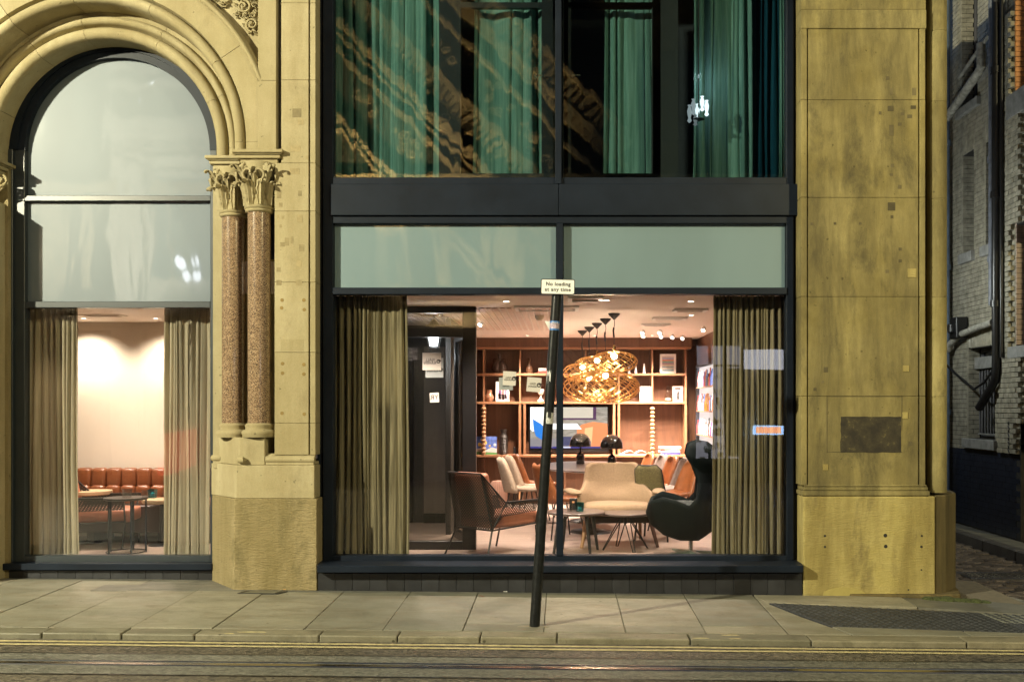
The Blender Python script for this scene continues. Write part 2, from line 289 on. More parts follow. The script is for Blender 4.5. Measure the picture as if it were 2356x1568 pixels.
# ------------------------------------------------------------------ mesh helpers
class MB:
    def __init__(s): s.v = []; s.f = []
    def add(s, vs, fs, M=None):
        o = len(s.v)
        s.v += [tuple(M @ Vector(p)) if M is not None else tuple(p) for p in vs]
        s.f += [tuple(i + o for i in f) for f in fs]; return s
    def box(s, x0, x1, y0, y1, z0, z1, M=None):
        vs = [(x, y, z) for z in (z0, z1) for y in (y0, y1) for x in (x0, x1)]
        return s.add(vs, [(0, 2, 3, 1), (4, 5, 7, 6), (0, 1, 5, 4), (2, 6, 7, 3), (0, 4, 6, 2), (1, 3, 7, 5)], M)
    def tube(s, pts, r, n=8, caps=True, M=None):
        pts = [Vector(p) for p in pts]; rs = r if isinstance(r, (list, tuple)) else [r] * len(pts)
        vs = []; fs = []; up = None
        for i, p in enumerate(pts):
            a = pts[max(i - 1, 0)]; b = pts[min(i + 1, len(pts) - 1)]; t = (b - a).normalized()
            if up is None: up = Vector((0, 0, 1)) if abs(t.z) < .9 else Vector((1, 0, 0))
            u = (up - t * up.dot(t)); u = u.normalized() if u.length > 1e-6 else t.orthogonal().normalized()
            up = u; q = t.cross(u)
            for k in range(n):
                an = 2 * math.pi * k / n; vs.append(p + (u * math.cos(an) + q * math.sin(an)) * rs[i])
        for i in range(len(pts) - 1):
            for k in range(n):
                a = i * n + k; b = i * n + (k + 1) % n; fs.append((a, b, b + n, a + n))
        if caps: fs.append(tuple(range(n - 1, -1, -1))); fs.append(tuple((len(pts) - 1) * n + k for k in range(n)))
        return s.add(vs, fs, M)
    def lathe(s, prof, c=(0, 0, 0), n=20, M=None, sx=1, sy=1, caps=True):
        vs = []; fs = []
        for r, z in prof:
            for k in range(n):
                a = 2 * math.pi * k / n; vs.append((c[0] + r * sx * math.cos(a), c[1] + r * sy * math.sin(a), c[2] + z))
        for i in range(len(prof) - 1):
            for k in range(n):
                a = i * n + k; b = i * n + (k + 1) % n; fs.append((a, b, b + n, a + n))
        if caps:
            if prof[0][0] > 1e-4: fs.append(tuple(range(n - 1, -1, -1)))
            if prof[-1][0] > 1e-4: fs.append(tuple((len(prof) - 1) * n + k for k in range(n)))
        return s.add(vs, fs, M)
    def prism(s, poly, z0, z1, M=None):            # plan polygon extruded in z
        n = len(poly); vs = [(x, y, z0) for x, y in poly] + [(x, y, z1) for x, y in poly]
        fs = [tuple(range(n - 1, -1, -1)), tuple(range(n, 2 * n))] + [(i, (i + 1) % n, (i + 1) % n + n, i + n) for i in range(n)]
        return s.add(vs, fs, M)
    def prismy(s, poly, y0, y1, M=None):           # elevation polygon (x,z) extruded in y
        n = len(poly); vs = [(x, y0, z) for x, z in poly] + [(x, y1, z) for x, z in poly]
        fs = [tuple(range(n)), tuple(range(2 * n - 1, n - 1, -1))] + [((i + 1) % n, i, i + n, (i + 1) % n + n) for i in range(n)]
        return s.add(vs, fs, M)
    def grid(s, fn, nu, nv, M=None, wrap=False):
        vs = [fn(i / nu, j / nv) for j in range(nv + 1) for i in range(nu + 1)]; fs = []
        for j in range(nv):
            for i in range(nu):
                a = j * (nu + 1) + i; fs.append((a, a + 1, a + nu + 2, a + nu + 1))
        return s.add(vs, fs, M)
    def slab(s, poly, th, dz=0, zf=gz):
        n = len(poly); vs = [(x, y, zf(x, y) + dz - th) for x, y in poly] + [(x, y, zf(x, y) + dz) for x, y in poly]
        fs = [tuple(range(n - 1, -1, -1)), tuple(range(n, 2 * n))] + [(i, (i + 1) % n, (i + 1) % n + n, i + n) for i in range(n)]
        return s.add(vs, fs)
    def build(s, name, mat, parent=None, smooth=False, bevel=0, seg=1, loc=None, ang=38, **props):
        me = bpy.data.meshes.new(name); me.from_pydata(s.v, [], s.f)
        bm = bmesh.new(); bm.from_mesh(me)
        bmesh.ops.recalc_face_normals(bm, faces=bm.faces)
        if bevel: bmesh.ops.bevel(bm, geom=bm.edges[:], offset=bevel, segments=seg, affect='EDGES', profile=.5)
        bm.to_mesh(me); bm.free()
        if smooth:
            for p in me.polygons: p.use_smooth = True
            me.set_sharp_from_angle(angle=R(ang))
        if mat is not None: me.materials.append(mat)
        o = bpy.data.objects.new(name, me); COL.objects.link(o)
        if parent is not None: o.parent = parent
        if loc is not None: o.location = loc
        for k, v in props.items(): o[k] = v
        return o
def solid(o, th, off=0, sub=0):
    if th: md = o.modifiers.new('thick', 'SOLIDIFY'); md.thickness = th; md.offset = off
    if sub: ms = o.modifiers.new('sub', 'SUBSURF'); ms.levels = sub; ms.render_levels = sub
    return o
def rect(x0, x1, y0, y1): return [(x0, y0), (x1, y0), (x1, y1), (x0, y1)]
def thing(name, label, cat, loc=(0, 0, 0), rot=0, group=None):
    o = bpy.data.objects.new(name, None); COL.objects.link(o); o.empty_display_size = .1
    o.location = loc; o.rotation_euler = (0, 0, rot); o['label'] = label; o['category'] = cat
    if group: o['group'] = group
    return o
def tag(o, label, cat, group=None):
    o['label'] = label; o['category'] = cat
    if group: o['group'] = group
    return o
def dup(root, loc, rot, label=None, group=None):
    r = root.copy(); COL.objects.link(r); r.location = loc; r.rotation_euler = (0, 0, rot)
    if label: r['label'] = label
    if group: r['group'] = group
    for ch in list(root.children):
        c = ch.copy(); COL.objects.link(c); c.parent = r
        for g in list(ch.children):
            d = g.copy(); COL.objects.link(d); d.parent = c
    return r
def inst(src, name, parent, loc, rot=None, mat=None):
    o = bpy.data.objects.new(name, src.data); COL.objects.link(o); o.parent = parent; o.location = loc
    if rot: o.rotation_euler = rot
    return o
def text(s, size, mat, name, parent, M, ext=.0008, align='CENTER', mirror=False, spacing=1.0, bold=0, **props):
    cu = bpy.data.curves.new('t', 'FONT'); cu.body = s; cu.size = size; cu.align_x = align; cu.align_y = 'CENTER'; cu.extrude = ext; cu.space_character = spacing; cu.resolution_u = 3; cu.offset = bold
    t = bpy.data.objects.new('t', cu); COL.objects.link(t); bpy.context.view_layer.update()
    me = bpy.data.meshes.new_from_object(t.evaluated_get(bpy.context.evaluated_depsgraph_get()))
    bpy.data.objects.remove(t); bpy.data.curves.remove(cu)
    MM = M @ Matrix.Rotation(R(90), 4, 'X')
    if mirror: MM = MM @ Matrix.Scale(-1, 4, (1, 0, 0))
    me.transform(MM); me.materials.clear(); me.materials.append(mat); me.name = name
    if mirror: me.flip_normals()
    o = bpy.data.objects.new(name, me); COL.objects.link(o)
    if parent is not None: o.parent = parent
    for k, v in props.items(): o[k] = v
    return o
T = Matrix.Translation
# ================================================================== ground
def strip(name, x0, x1, y0, y1, dz, mat, zf, n=24, kind='structure', parent=None, wob=0, th=0):
    m = MB(); rng = random.Random(int(y0 * 1000))
    ws = [rng.uniform(-wob, wob) for _ in range(n + 1)]
    m.grid(lambda u, v: (x0 + (x1 - x0) * u, (y0 if v < .5 else y1) + ws[int(round(u * n))], zf(x0 + (x1 - x0) * u) + dz), n, 1)
    o = m.build(name, mat, parent)
    if kind: o['kind'] = kind
    return o
ground = MB().box(-60, 60, -60, 60, -.9, -.8).build('ground', ASPH); ground['kind'] = 'structure'
road = strip('road', -30, 30, -14, -1.55, 0, ASPH, rz); road['kind'] = 'structure'
KY0, KY1 = -1.63, -1.455
strip('yellow_line', -30, 4.0, -1.735, -1.69, .004, YELLOW, rz, 160, None, road, .004)
strip('yellow_line', -30, 4.3, -1.83, -1.785, .004, YELLOW, rz, 160, None, road, .004)
strip('rail_bed', -30, 30, -2.58, -2.06, .004, STRIP, rz, 60, None, road, .006)
strip('bed_seam', -30, 30, -2.07, -2.055, .007, BLACK, rz, 80, None, road, .004)
m = MB(); m.box(-30, 30, -2.375, -2.31, -.05, .012); m.box(-30, 30, -2.268, -2.248, -.05, .010)
rail = m.build('tram_rail', RAIL, None, bevel=.006); rail.location = (0, 0, -.078); rail.rotation_euler = (0, math.atan(.01), 0)
tag(rail, 'polished steel tram rail running along the road', 'tram rail')
MB().box(-30, 30, -2.31, -2.268, -.05, .002).build('rail_groove', BLACK, rail)
strip('bed_seam', -30, 30, -2.60, -2.585, .006, BLACK, rz, 80, None, road, .004)

pave = MB().slab(rect(-12, 4.1, KY1, .9), .5, -.012).build('pavement', MORTAR); pave['kind'] = 'structure'
xs = [-7.6 + .62 * i for i in range(0, 16)]
xs = [x for x in xs if x < -2.2] + [-1.95, -1.35, -.745, -.13, .49, 1.10, 1.72]
xs = sorted(set(xs)); xs = [x for i, x in enumerate(xs) if i == 0 or x - xs[i - 1] > .4]
rng = random.Random(3)
for i in range(len(xs) - 1):
    a, b = xs[i] + .0025, xs[i + 1] - .0025
    back = .44 if b < -3.3 else -.03
    sk = 0.0 if a > -3 else .0
    if a > -.9:                          # these flags are cut short in front by a band along the kerb
        MB().slab(rect(a, b, -1.215, back - .06), .06, rng.uniform(-.002, .002)).build('paving_flag', FLAG, pave, bevel=.004)
        MB().slab(rect(a, b, KY1 + .006, -1.223), .06, rng.uniform(-.002, .002)).build('paving_flag', FLAG, pave, bevel=.004)
    else:
        MB().slab(rect(a, b, KY1 + .006, back - .06), .06, rng.uniform(-.003, .003)).build('paving_flag', FLAG, pave, bevel=.004)
    MB().slab(rect(a, b, back - .052, back + .02), .05, -.002).build('paving_margin', CONC, pave)
MB().slab(rect(-4.2, -2.9, -.1, .52), .05, -.0045).build('paving_margin', CONC, pave)
MB().slab([(1.728, KY1 + .006), (2.20, KY1 + .006), (1.95, -.86), (1.78, -.36), (1.728, -.1)], .06, 0).build('paving_flag', FLAG, pave, bevel=.004)
MB().slab([(2.21, KY1 + .006), (3.1, KY1 + .006), (3.1, -1.26), (2.12, -1.20)], .06, 0).build('paving_flag', FLAG, pave, bevel=.004)
MB().slab([(3.11, KY1 + .006), (4.3, KY1 + .006), (4.3, -1.42), (3.11, -1.265)], .06, 0).build('paving_flag', FLAG, pave, bevel=.004)
MB().slab([(1.735, -.09), (1.79, -.34), (3.05, -.46), (3.05, -.02), (1.735, -.02)], .06, 0).build('paving_flag', FLAG, pave, bevel=.004)
MB().slab([(3.06, -.46), (4.3, -.80), (4.3, -.42), (3.65, -.12), (3.06, -.03)], .06, -.004).build('paving_flag', CONC, pave, bevel=.004)
# kerb stones
ks = [-9.5, -8.6, -7.8, -6.9, -6.2, -5.5, -4.7, -3.84, -3.25, -2.71, -1.79, -1.21, -.6, -.03, .955, 1.85, 3.0, 3.7]
for i in range(len(ks) - 1):
    a, b = ks[i] + .0045, ks[i + 1] - .0045; dz = rng.uniform(-.005, .002)
    MB().slab(rect(a, b, KY0, KY1), .12, dz).build('kerb_stone', KERB, pave, bevel=.010, seg=2)
MB().slab([(3.71, KY1), (3.71, KY0), (4.5, -1.66), (5.2, -1.70), (5.2, -1.48), (4.3, -1.46)], .12, -.004).build('kerb_stone', KERB, pave, bevel=.012, seg=2)
for x0, x1, y in ((.97, 1.10, -1.6), (1.24, 1.34, -1.605), (1.2, 1.34, -1.50), (-2.42, -2.2, -1.55), (-2.5, -2.42, -1.6)):
    MB().slab([(x0, y), (x0 + .02, y - .012), (x1, y - .008), (x1 - .02, y + .012), ((x0 + x1) / 2, y + .016)], .003, .0015).build('paint_smear', YELLOW, pave)
# tactile paving: tiles with blisters
def tile(c, mat, dmat=None):
    (x0, y0), (x1, y1), (x2, y2), (x3, y3) = c
    m = MB().slab(c, .05, .002); o = m.build('tactile_tile', mat, pave, bevel=.003)
    d = MB(); N = 6
    for i in range(N):
        for j in range(N):
            u = (i + .5) / N; v = (j + .5) / N
            x = (x0 * (1 - u) + x1 * u) * (1 - v) + (x3 * (1 - u) + x2 * u) * v; y = (y0 * (1 - u) + y1 * u) * (1 - v) + (y3 * (1 - u) + y2 * u) * v
            d.lathe([(.021, 0), (.019, .004), (.012, .0065), (0, .007)], (x, y, gz(x, y) + .002), 8, caps=False)
    d.build('blister_studs', dmat or mat, o, smooth=True, kind='stuff')
def tq(u, v):     # tactile area, u along the street, v from kerb to wall
    a = Vector((2.12, -1.195)); b = Vector((4.35, -1.43)); c_ = Vector((1.80, -.355)); d = Vector((4.35, -.83))
    p = (a * (1 - u) + b * u) * (1 - v) + (c_ * (1 - u) + d * u) * v; return (p.x, p.y)
for i in range(6):
    for j in range(2):
        u0, u1, v0, v1 = i / 6, (i + 1) / 6 - .003, j / 2, (j + 1) / 2 - .006
        light = (i == 5) or (i == 4 and j == 1)
        tile([tq(u0, v0), tq(u1, v0), tq(u1, v1), tq(u0, v1)], TACTL if light else TACT, TACT)
# small cover at the foot of the pier
pc = P(607, 1361, -.16)
m = MB().slab([(-2.86, -.20), (-2.5, -.20), (-2.44, -.09), (-2.82, -.09)], .03, .006); cov = m.build('pavement_cover', BLACK, None, bevel=.003)
tag(cov, 'small recessed access cover in the pavement at foot of the stone pier', 'access cover')
MB().slab([(-2.80, -.185), (-2.53, -.185), (-2.49, -.105), (-2.77, -.105)], .03, .009).build('stone_infill', KERB, cov)

# alley ground
AX0, AX1, AWX = 4.0, 5.28, 5.7
alley = MB().slab([(3.3, -1.42), (9, -1.7), (9, 14), (3.3, 14)], .3, -.085).build('alley_road', ASPH); alley['kind'] = 'structure'
sm = MB().box(-.094, .094, -.056, .056, -.06, 0).build('sett', SETT, alley, bevel=.012, seg=1)
first = True; rest = MB(); cnt = 0
for j in range(64):
    y = -.55 + j * .122
    for i in range(10):
        x = AX0 + .1 + i * .2 + (.1 if j % 2 else 0) - .06
        if x > AX1 - .02: continue
        z = gz(x, 0) - .068 + rng.uniform(-.006, .006)
        if cnt < 290 and y < 5.2:
            if first: sm.location = (x, y, z); first = False
            else: inst(sm, 'sett', alley, (x, y, z), (rng.uniform(-.04, .04), rng.uniform(-.04, .04), rng.uniform(-.04, .04)))
            cnt += 1
        else: rest.box(x - .094, x + .094, y - .056, y + .056, z - .06, z)
rest.build('far_setts', SETT, alley, bevel=.01, kind='stuff')
bs = None
for j in range(10):
    o = MB().box(-.06, .06, -.10, .10, -.06, 0).build('buff_sett', SETTB, alley, bevel=.014) if bs is None else inst(bs, 'buff_sett', alley, (0, 0, 0))
    bs = bs or o
    o.location = (3.90 + rng.uniform(-.01, .01), .05 + j * .215, gz(3.95) - .066); o.rotation_euler = (0, 0, rng.uniform(-.1, .1))
MB().slab([(3.62, -.12), (4.3, -.42), (5.5, -1.0), (5.5, -.62), (4.2, -.05), (3.83, 1.2), (3.7, 1.2)], .05, -.03).build('concrete_apron', CONC, alley)
apave = MB().box(AX1 + .14, AWX, -2, 14, -.3, .0).build('alley_pavement', CONC); apave['kind'] = 'structure'
for j in range(16):
    MB().box(AX1, AX1 + .135, -1.9 + j * .9, -1.9 + j * .9 + .888, -.3, .012).build('kerb_stone', pbr('dark_kerb', (.07, .065, .06), .5, var=.3, world=True, bmp=.3) if j == 0 else bpy.data.materials['dark_kerb'], apave, bevel=.015)
def grate(name, label, x0, x1, y0, y1, z, cell):
    t = thing(name, label, 'iron cover', ((x0 + x1) / 2, (y0 + y1) / 2, z))
    hx, hy = (x1 - x0) / 2, (y1 - y0) / 2
    m = MB(); m.box(-hx, hx, -hy, -hy + .03, -.03, .008); m.box(-hx, hx, hy - .03, hy, -.03, .008); m.box(-hx, -hx + .03, -hy + .03, hy - .03, -.03, .008); m.box(hx - .03, hx, -hy + .03, hy - .03, -.03, .008)
    m.build('frame', pbr('worn_iron', (.20, .20, .21), .3, .9, var=.3) if 'worn_iron' not in bpy.data.materials else bpy.data.materials['worn_iron'], t, bevel=.003)
    m = MB(); m.box(-hx + .032, hx - .032, -hy + .032, hy - .032, -.03, -.004)
    nx = int((2 * hx - .06) / cell); ny = int((2 * hy - .06) / cell)
    for i in range(nx):
        for j in range(ny):
            cx = -hx + .03 + (i + .5) * (2 * hx - .06) / nx; cy = -hy + .03 + (j + .5) * (2 * hy - .06) / ny
            m.box(cx - cell * .3, cx + cell * .3, cy - cell * .3, cy + cell * .3, -.004, .004)
    m.build('cover_plate', bpy.data.materials['worn_iron'], t)
grate('iron_cover', 'long studded iron cover set in the alley setts farther from the street', 4.25, 4.95, 1.35, 1.75, gz(4.5) - .066, .05)
grate('iron_cover', 'ridged iron drain cover at the mouth of the alley beside buff setts', 4.0, 4.55, -.35, -.06, gz(4.2) - .052, .045)
m = MB(); rg = random.Random(11)
for k in range(7):
    x = 3.28 + k * .075; y = -.10 - .02 * k; s_ = rg.uniform(.045, .075)
    m.lathe([(s_ * 1.2, 0), (s_ * 1.1, s_ * .35), (s_ * .6, s_ * .6), (0, s_ * .65)], (x, y, gz(x, y) - .02), 9, caps=False)
mossy = m.build('mossy_rubble', MOSS, None, smooth=True); tag(mossy, 'mossy broken stone lump at the foot of the corner pier', 'mossy stone')
m = MB().prism([(2.6, -.03), (3.3, -.09), (3.6, -.02), (3.7, .3), (3.35, .1), (2.6, .005)], gz(3) - .05, gz(3) + .02)
m.build('broken_footing', SOOTD, None, bevel=.012); tag(bpy.data.objects['broken_footing'], 'dirty broken footing stone under the corner pier', 'footing stone')

# ================================================================== the stone building
B = thing('stone_building', 'yellow sandstone building with a round arched window and dark framed hotel frontage', 'building')
SF = 1 / 255.
ACX, ACZ = -4.25, 4.075

# ---- arch: two moulded orders swept as voussoirs
inner = [(1.03, .62), (1.03, .35)] + [(1.085 - .055 * math.cos(a), .335 - .06 * math.sin(a)) for a in [R(x) for x in range(0, 181, 22)]] + \
        [(1.145, .345), (1.155, .315)] + [(1.193 - .036 * math.cos(a), .305 - .045 * math.sin(a)) for a in [R(x) for x in range(0, 181, 30)]] + [(1.235, .315), (1.268, .30), (1.268, .62)]
outer = [(1.27, .45), (1.27, .14)] + [(1.325 - .05 * math.cos(a), .11 - .065 * math.sin(a)) for a in [R(x) for x in range(0, 181, 22)]] + [(1.378, .12), (1.392, .05), (1.60, .042), (1.60, .45)]
hood = [(1.60, .15), (1.60, .03)] + [(1.628 - .024 * math.cos(a), .03 - .035 * math.sin(a)) for a in [R(x) for x in range(0, 181, 30)]] + [(1.665, .045), (1.665, .15)]
def ring(prof, a0, a1, n, taper=None):
    m = MB(); k = len(prof)
    vs = []; fs = []
    for i in range(n + 1):
        a = a0 + (a1 - a0) * i / n
        for r, y in prof:
            if taper: y = taper(a, y)
            vs.append((ACX + r * math.cos(a), y, ACZ + r * math.sin(a)))
    for i in range(n):
        for j in range(k):
            a = i * k + j; b = i * k + (j + 1) % k; fs.append((a, b, b + k, a + k))
    fs.append(tuple(range(k))); fs.append(tuple(n * k + j for j in range(k - 1, -1, -1)))
    return m.add(vs, fs)
arch = ring([(1.245, .64), (1.245, .5), (1.64, .5), (1.64, .64)], 0, math.pi, 48).build('stone_arch', STONE, B)
def vouss(prof, cuts, z=.0016):
    for a, b in zip(cuts[:-1], cuts[1:]):
        ring(prof, R(a) + z, R(b) - z, max(4, int((b - a) / 4))).build('voussoir', STONE, arch, smooth=True)
vouss(inner, [0, 24, 63, 100, 125, 160, 180]); vouss(outer, [0, 33, 67, 98, 124, 152, 180])
ring(hood, R(13), R(167), 40, lambda a, y: y + (.0 if a > R(24) else (R(24) - a) / R(11) * .05)).build('hood_mould', STONE, arch, smooth=True)
# stilted springing below the arch centre
for sgn in (1, -1):
    m = MB()
    for prof in (inner, outer):
        poly = [(ACX + sgn * r, y) for r, y in prof]
        m.prism(poly, 3.99, ACZ)
    m.build('springer', STONE, arch, smooth=True)
# ---- spandrel and carved ornament
XP0, XP1 = -2.74, -2.575
sp = MB()
pts = [(ACX + 1.63 * math.cos(R(a)), ACZ + 1.63 * math.sin(R(a))) for a in range(20, 161, 5)]
sp.prismy([(XP0, 6.6), (XP0, pts[0][1])] + pts + [(-5.8, 6.6)], .12, .5)
spand = sp.build('spandrel', STONE, B)
def in_sp(x, z, mg=.03): return x < XP0 - mg and math.hypot(x - ACX, z - ACZ) > 1.69 + mg and x > -3.75 and z < 5.6
def spiral(m, x, z, r0, turns, y, tr, ph=0, hand=1):
    pts = []; N = int(16 * turns)
    for k in range(N + 1):
        t = k / N; a = ph + hand * 2 * math.pi * turns * t; r = r0 * (1 - .85 * t)
        pts.append((x + r * math.cos(a), y - .035 * t, z + r * math.sin(a)))
    m.tube(pts, [tr * (1 - .4 * k / N) for k in range(N + 1)], 6)
def leaf(m, base, tip_dir, out_dir, L, W, curl, lobes=4, nu=6, nv=9):
    t = Vector(tip_dir).normalized(); o = Vector(out_dir).normalized(); s = t.cross(o).normalized(); b0 = Vector(base)
    def fn(u, v):
        a = v * curl
        if curl < 0:
            rc = -curl; H0 = L - rc; q = .62
            if v < q: along, off = H0 * v / q, .03 * (v / q) ** 2
            else: a2 = (v - q) / (1 - q) * 3.3; along, off = H0 + rc * math.sin(a2), .03 + rc * (1 - math.cos(a2))
        elif curl: along = math.sin(a) / curl * L if curl > .01 else v * L; off = (1 - math.cos(a)) / curl * L
        else: along, off = v * L, 0
        ww = W * (.62 + .38 * math.sin(math.pi * min(1, v * 1.15))) * math.sqrt(max(.03, 1 - v ** 5)) * (1 - .24 * abs(math.sin(v * lobes * math.pi)))
        uu = u * 2 - 1
        off2 = .28 * W * (1 - abs(uu)) - .18 * W * abs(math.sin(uu * 5))
        return b0 + t * along + o * (off + off2) + s * (uu * ww / 2)
    m.grid(fn, nu, nv)
m = MB(); rg = random.Random(5)
tries = 0; placed = []
while tries < 900 and len(placed) < 60:
    tries += 1; x = rg.uniform(-3.7, XP0); z = rg.uniform(4.5, 5.55); r = rg.choice([.085, .065, .045, .03])
    if not in_sp(x, z, r + .005): continue
    if any(math.hypot(x - a, z - b) < (r + c) * .82 for a, b, c in placed): continue
    placed.append((x, z, r))
for x, z, r in placed:
    h = rg.choice([-1, 1]); ph = rg.uniform(0, 6.28)
    spiral(m, x, z, r, 1.6, .10, r * .17 + .003, ph, h)
    for q in range(5):
        a = ph + q * 1.256; leaf(m, (x + r * .75 * math.cos(a), .11, z + r * .75 * math.sin(a)), (math.cos(a + .7 * h), 0, math.sin(a + .7 * h)), (0, -1, 0), r * .9, r * .7, 1.1, 3, 4, 5)
    m.lathe([(r * .22, 0), (r * .2, .02), (0, .035)], (0, 0, 0), 8, Matrix.Translation((x, .085, z)) @ Matrix.Rotation(R(90), 4, 'X'), caps=False)
for k in range(90):
    x = rg.uniform(-3.7, XP0); z = rg.uniform(4.5, 5.55)
    if in_sp(x, z, .015):
        a = rg.uniform(0, 6.28); leaf(m, (x, .115, z), (math.cos(a), 0, math.sin(a)), (0, -1, 0), .07, .045, 1.2, 3, 4, 5)
m.build('carved_foliage', STONE, spand, smooth=True, ang=60)
# pilaster strip beside the carving, cut in courses
for z0, z1 in ((3.99, PZ(184, 0)), (PZ(184, 0), 5.35), (5.35, 6.6)):
    MB().box(XP0, XP1, .016, .5, z0 + .001, z1 - .001).build('ashlar_block', STONE, spand, bevel=.003)

# ---- middle pier
PX0, PX1, PX2, PX3 = -2.60, PX(710, .05), PX(713.5, .05), PX(726, .05)
pier = MB().box(PX0 + .01, PX3 - .01, .09, 1.2, 1.25, 6.6).build('stone_pier', MORTAR, B)
zs = [PZ(y, .05) for y in (1046, 973, 810, 648.7, 485.7, 375, 184, 7)] + [6.6]
for z0, z1 in zip(zs[:-1], zs[1:]):
    m = MB(); xl = PX0 if z0 < 3.8 else PX(647, .05)
    m.box(xl, PX1, .05, .4, z0 + .001, z1 - .001); m.box(PX2, PX3, .05, .7, z0 + .001, z1 - .001)
    m.box(PX1 - .03, PX2 + .03, .085, .3, z0, z1)
    m.build('ashlar_block', STONE, pier, bevel=.003)
rg = random.Random(21)
patches = [(641, 620, 9, 10), (688, 606, 12, 14), (642, 650, 12, 12), (688, 650, 14, 14), (660, 556, 10, 18), (672, 552, 6, 16), (640, 500, 5, 12), (651, 500, 6, 8), (646, 520, 6, 7), (690, 503, 14, 18), (642, 447, 10, 18),
           (646, 471, 8, 10), (690, 445, 8, 12), (678, 394, 22, 14), (683, 260, 20, 20), (692, 280, 14, 14), (680, 342, 22, 14), (706, 362, 6, 8), (672, 793, 52, 26), (650, 562, 10, 10), (694, 570, 12, 16)]
for x, y, w_, h in patches:
    a = P(x - w_ / 2, y + h / 2, .05); b = P(x + w_ / 2, y - h / 2, .05)
    MB().box(a.x, b.x, .0485, .06, a.z, b.z).build('stone_patch', PATCH if w_ < 24 else STONE, pier)
FILL = pbr('brown_filler', (.22, .15, .05), .9, world=True)
for x, y in ((650, 836), (699, 838), (650, 858), (699, 860), (648, 708), (700, 712), (649, 690), (699, 690), (649, 1010 - 60), (700, 952)):
    c = P(x, y, .05); MB().lathe([(.017, 0), (.0165, .0016), (0, .002)], (0, 0, 0), 9, T((c.x, .05, c.z)) @ Matrix.Rotation(R(90), 4, 'X'), caps=False).build('filled_hole', FILL, pier)
# pier plinths, with the chamfer towards the window
def chain(a, z0, z1, mat, name='plinth_stone', bev=.006, par=None, yb=.9):
    return MB().prism(a, z0, z1).build(name, mat, par or pier, bevel=bev)
ch = lambda xf, xr, xb, y0=.0, yb=.46: [(xf, y0), (xr, y0), (xr, .95), (xb, .95), (xb, yb)]
zb = PZ(1147, 0); zm = PZ(1070, 0)
chain(ch(-2.95, PX(729, 0), -3.31), gz(-2.5) - .25, zb, STONET)
chain(ch(PX(544, .02), PX(724, .02), PX(487, .45), .018, .44), zb + .001, zm, STONE)
chain([(PX(551, .03), .03), (PX(609.6, .03), .03), (PX(609.6, .03), .5), (-2.9, .95), (PX(493, .44), .95), (PX(493, .44), .43)], zm + .001, PZ(1006, .03), STONE)
MB().box(PX(611, .03), PX(722, .03), .03, .6, zm + .001, PZ(1062, .03)).build('plinth_stone', STONE, pier, bevel=.004)
# torus moulding under the pilaster strip
m = MB(); x0, x1 = PX(611, .03), PX(723, .03)
prof = [(.05 + .035, zm + .02)] + [(.052 - .035 * math.sin(R(a)), zm + .05 - .032 * math.cos(R(a))) for a in range(0, 181, 22)] + [(.085, zm + .105)]
vs = [(x, y, z) for x in (x0, x1) for y, z in prof]; k = len(prof)
m.add(vs, [(i, i + 1, i + 1 + k, i + k) for i in range(k - 1)] + [tuple(range(k)), tuple(range(2 * k - 1, k - 1, -1))])
m.build('torus_mould', STONE, pier, smooth=True)
for xa, xb, y in ((485, 514, .36), (545, 565, .01)):
    a, b = PX(xa, y), PX(xb, y)
    MB().tube([(a, y + .02, zm + .05), (a + .02, y - .005, zm + .05), (b - .02, y - .012, zm + .05), (b, y + .012, zm + .05)], [.012, .03, .03, .012], 10).build('torus_mould', STONE, pier, smooth=True)
# wall behind the columns
MB().box(-3.26, PX0 + .02, .34, .9, 1.1, 3.99).build('ashlar_block', STONE, pier)
